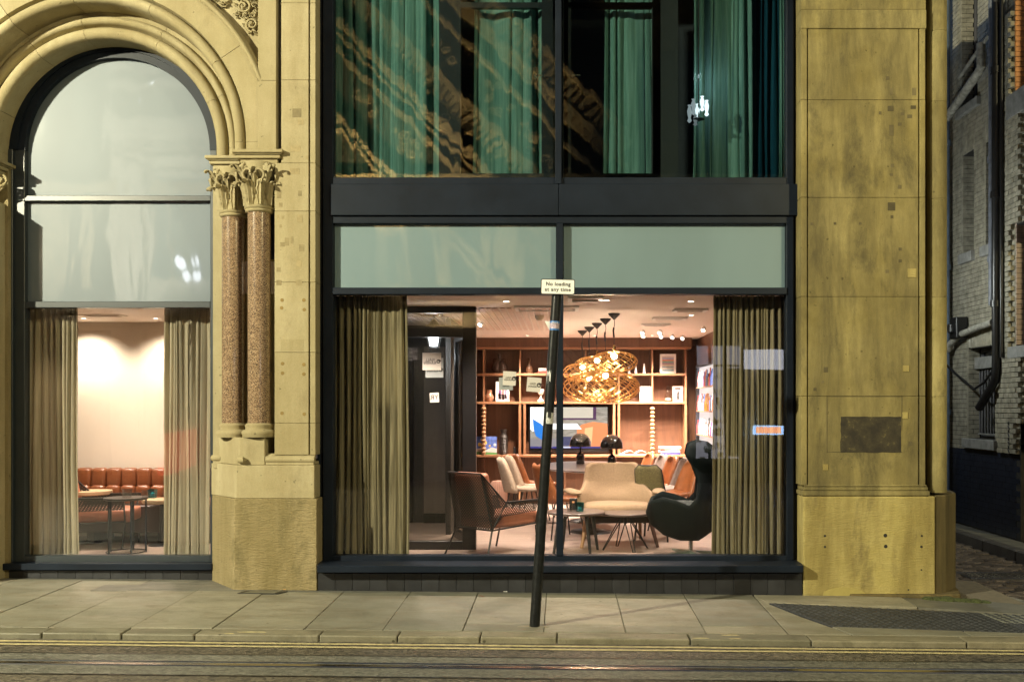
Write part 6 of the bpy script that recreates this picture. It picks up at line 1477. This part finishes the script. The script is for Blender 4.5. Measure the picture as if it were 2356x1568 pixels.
for k in range(9): y = wy(2331); m.tube([(5.64, y + .012 * (k % 2), PZ(970 + k * 9, y)), (5.64, y - .012 * (k % 2), PZ(977 + k * 9, y))], .008, 5)
o = m.build('hanging_chain', BLACK, None); tag(o, 'short dark chain hanging on the wall right of the barred window', 'chain')

# ================================================================== the assumed street lamp that lights the place, left of the picture
L0 = Vector((-10.6, -8.85, 7.1))
st = thing('assumed_street_lamp', 'assumed tall street lamp standing across the road, left of and behind the camera', 'street lamp', (L0.x, L0.y - .9, -.1))
MB().tube([(0, 0, 0), (0, 0, 6.9), (0, .15, 7.35), (0, .6, 7.5)], [.09, .06, .045, .04], 12).build('post', BLACK, st, smooth=True)
MB().box(-.13, .13, .55, 1.15, 7.36, 7.5).build('head', BLACK, st, bevel=.03); MB().box(-.10, .10, .62, 1.08, 7.345, 7.358).build('lens', emis('street_lamp_glow', (1, .9, .6), 20), st)
st2 = dup(st, (7.5, -10.4, -.1), 0, 'assumed tall street lamp across the road, right of and behind the camera')
lamp('assumed_street_light', 'SPOT', (7.5, -9.5, 7.12), 1500, (1, .86, .46), .3, (3.0, 0, 2.2), 120, .3)  # second assumed lamp, added to lift the corner pier
lamp('assumed_street_light', 'SPOT', (L0.x, L0.y, 7.12), 4950, (1, .935, .65), .11, (-2.0, 0, 1.8), 125, .25)  # main light of the assumed lamp, placed to fit the shadows
# ================================================================== across the street (seen only in the reflections)
S = thing('ornate_stone_building', 'gold lit ornate stone building across the street, seen only in the window reflections', 'building')
YO = -15.0
OST = pbr('opposite_sandstone', (.40, .33, .22), .9, var=.3, scale=3, world=True, bmp=.3)
ODK = pbr('opposite_dark_window', (.01, .012, .015), .1)
MB().box(-40, 40, YO - 2, YO, -.3, 19).build('wall', pbr('opposite_darkened_stone', (.045, .038, .028), .9, var=.3, scale=3, world=True), S)  # wall colour darkened as if unlit, so only the mouldings show in reflections
m = MB()
for z, h, d in ((3.6, .35, .5), (4.1, .15, .25), (7.0, .3, .35), (13, .5, .6)): m.box(-40, 40, YO + .001, YO + d, z, z + h)
m.build('cornice', OST, S)
# raking gable mouldings with dentils and carved scrolls
def rake(c, w_, d, x0, x1, dent=0):
    M = T((x0, YO, c - x0)) @ Matrix.Rotation(R(45), 4, 'Y'); L = (x1 - x0) * math.sqrt(2)
    m.box(0, L, .002, d, -w_ / 2, w_ / 2, M)
    k = 0
    while dent and k * dent < L: m.box(k * dent, k * dent + dent * .55, d + .001, d + .18, -w_ * .45, w_ * .45, M); k += 1
m = MB(); rg = random.Random(4)
for c, w_, d, dent in ((9.9, .10, .5, 0), (9.55, .42, .25, .22), (9.1, .10, .45, 0), (8.9, .2, .2, .16), (8.2, .08, .3, 0), (6.75, .14, .4, 0), (6.45, .3, .2, .18), (6.2, .06, .35, 0), (5.6, .16, .4, .2), (5.3, .06, .3, 0), (4.9, .12, .3, 0), (3.2, .14, .4, 0), (2.95, .10, .3, .2)):
    rake(c, w_, d, -8.5, 1.2 if c < 9 else 1.6, dent)
for k in range(110):
    x = rg.uniform(-6, .4); c = rg.choice([7.3, 7.7, 6.0, 4.3, 9.3]); z = c - x + rg.uniform(-.25, .25)
    if z > 6.6: spiral(m, x, z, rg.uniform(.06, .13), 1.4, YO + .3, .028, rg.uniform(0, 6), rg.choice([-1, 1]))
m.build('raking_cornice', OST, S)
m = MB()
for k in range(27):
    x = -39 + k * 2.9; m.box(x - .3, x + .3, YO + .001, YO + .22, -.1, 6.9)
m.build('pilaster', OST, S)
for k in range(26):
    x = -39 + k * 2.9 + 1.45
    for z, h in ((4.6, 2.0), (8.2, 2.2)):
        if -9 < x < 2 and z > 8: continue
        MB().box(x - .55, x + .55, YO - .0, YO + .012, z, z + h).build('window', ODK, S)
# lit shop under it; its sign lettering shows reversed in the glass
kO = (15.24 + 9.24 + .25) / F
def OX(x): return (x - 1291) * kO
def OZ(y): return CAMZ - (y - 936) * kO
yo = YO + .55
MB().box(OX(1588), OX(1694), yo, yo + .04, .2, OZ(800)).build('shop_window', emis('shop_interior_glow', (.88, .86, 1), .75), S)
rg = random.Random(19)
for k in range(26):
    x = rg.uniform(OX(1590), OX(1690)); z = rg.uniform(.3, OZ(930)); c = rg.choice([(.5, .05, .05), (.6, .2, .1), (.1, .15, .5), (.3, .3, .3), (.6, .5, .3)])
    MB().box(x, x + rg.uniform(.04, .16), yo + .041, yo + .05, z, z + rg.uniform(.04, .2)).build('shelf_goods', pbr('goods_%d' % k, c, .6), S)
for s, x, y in (('day - Thursday', 1640, 868), ('Friday', 1612, 900), ('10:00', 1655, 903), ('am', 1680, 903), ('11:00', 1655, 935), ('pm', 1613, 935), ('Sunday', 1640, 965), ('11:00pm', 1632, 992), ('10:00am', 1640, 1024)):
    mt = T((OX(x), yo + .06, OZ(y))) @ Matrix.Rotation(R(180), 4, 'Z'); text(s, .2, INK, 'lettering', S, mt, .002)
m = MB()
for x in (1588, 1622, 1658, 1692): m.box(OX(x) - .035, OX(x) + .035, yo + .041, yo + .1, .1, OZ(800))
m.box(OX(1588), OX(1694), yo + .041, yo + .1, .1, .45); m.box(OX(1588), OX(1694), yo + .041, yo + .1, OZ(846), OZ(842)); m.build('shop_frame', ODK, S)
MB().box(OX(1660), OX(1690), yo + .042, yo + .06, .5, OZ(850)).build('door_blind', pbr('grey_blind', (.10, .09, .10), .7), S)
MB().box(OX(1690), OX(1812), yo, yo + .05, OZ(852), OZ(808)).build('lit_canopy', emis('canopy_glow', (.85, .88, 1), 2), S)
m = MB()
for x, y in ((1800, 818), (1800, 835), (1788, 838), (1810, 825)): m.box(OX(x) - .04, OX(x) + .04, yo + .051, yo + .07, OZ(y) - .05, OZ(y) + .05)
m.build('canopy_lamp', emis('canopy_lamp_glow', (.95, .97, 1), 40), S)
MB().box(OX(1718), OX(1783), yo, yo + .04, OZ(997), OZ(977)).build('open_sign', emis('open_sign_blue', (.35, .6, 1), 6), S)
MB().box(OX(1724), OX(1777), yo + .041, yo + .05, OZ(994), OZ(980)).build('open_sign_face', emis('open_sign_orange', (1, .42, .22), 5), S)
for x, y, r in ((450, 605, .16), (462, 634, .14), (375, 197, .05), (348, 240, .04)):
    p = ((x - 1291) * .0110, OZ(y)); MB().lathe([(r, 0), (0, .05)], (0, 0, 0), 14, T((p[0], YO + .62, p[1])) @ Matrix.Rotation(R(-90), 4, 'X'), caps=False).build('wall_lamp', emis('wall_lamp_glow', (.85, .9, 1), 4), S)
# assumed golden floodlight washing up the gable, and one softer added lamp on the paler house to its left
lamp('added_flood_light', 'SPOT', (-5.2, YO + 2.6, 5.0), 1900, (1, .70, .29), .12, (-3.2, YO, 9.4), 75, .6)
lamp('added_flood_light', 'SPOT', (-11.0, YO + 5, 3.0), 1900, (1, .93, .80), .12, (-11.5, YO, 7.5), 75, .8)
m = MB()
for x in (-3.85, -2.84, -1.82, -1.08, .9, 2.2, -11.8): m.lathe([(.16, 4.6), (.13, 4.75), (.12, 6.7), (.17, 6.9)], (x, YO + .35, 0), 14)
m.build('round_column', OST, S, smooth=True)
lamp('added_flood_light', 'SPOT', (-2.4, YO + 2.2, 2.6), 700, (1, .78, .45), .1, (-2.4, YO, 5.8), 80, .8)  # spot without a fitting, added so the columns show in reflections
MB().prismy([(-9.95, -.1), (-9.0, .25), (-9.0, 1.15), (-9.95, 1.0)], YO + .6, YO + .64).build('red_glow_panel', emis('red_panel_glow', (1, .10, .07), 1.0), S)  # glowing panel added to give the red reflection in the arched window
# pale house at the left of it: cornice with dentils, a bay with a lit window
PH = pbr('pale_house_stone', (.55, .52, .46), .9, var=.1, world=True)
m = MB(); m.box(-11.25, -8.0, YO + .24, YO + .30, -.1, 12)
for z, h, d in ((8.25, .16, .75), (8.45, .28, .95), (9.6, .14, .5), (7.8, .10, .45)): m.box(-11.1, -8.0, YO + .302, YO + d, z, z + h)
for k in range(16): m.box(-11.05 + k * .2, -11.05 + k * .2 + .11, YO + .302, YO + .7, 8.05, 8.22)
m.box(-10.75, -10.45, YO + .302, YO + .5, 1, 7.7); m.box(-15.2, -14.9, YO + .302, YO + .45, 1, 12)
m.build('pale_house_front', PH, S)
MB().box(-10.25, -8.5, YO + .31, YO + .33, 4.9, 7.4).build('lit_window', pbr('dull_blue_window', (.10, .15, .18), .3), S)
m = MB(); m.box(-10.35, -10.25, YO + .31, YO + .42, 4.8, 7.5); m.box(-9.75, -9.68, YO + .335, YO + .42, 4.9, 7.4); m.box(-10.35, -8.4, YO + .31, YO + .42, 7.4, 7.52); m.build('window_bars', PH, S)
MB().box(-9.6, -8.7, YO + .31, YO + .33, 9.95, 11.2).build('lit_window', pbr('dull_blue_window_upper', (.08, .12, .15), .3), S)

# unseen bulkhead lamp assumed on the corner building's alley side, brightening the alley
al = thing('assumed_bulkhead_lamp', 'assumed lit bulkhead lamp on the alley side wall, unseen behind the corner pier', 'assumed wall lamp', (3.66, 3.9, 3.3))
MB().lathe([(.11, 0), (.11, .03), (.09, .05)], n=18, M=Matrix.Rotation(R(90), 4, 'Y')).build('housing', BLACK, al, smooth=True); MB().lathe([(.09, .05), (.07, .09), (0, .11)], n=18, M=Matrix.Rotation(R(90), 4, 'Y'), caps=False).build('glow', COOL, al, smooth=True)
lamp('assumed_alley_light', 'POINT', (3.85, 3.9, 3.3), 48, (.86, .93, .90), .08)  # light of the assumed lamp, added to brighten the alley
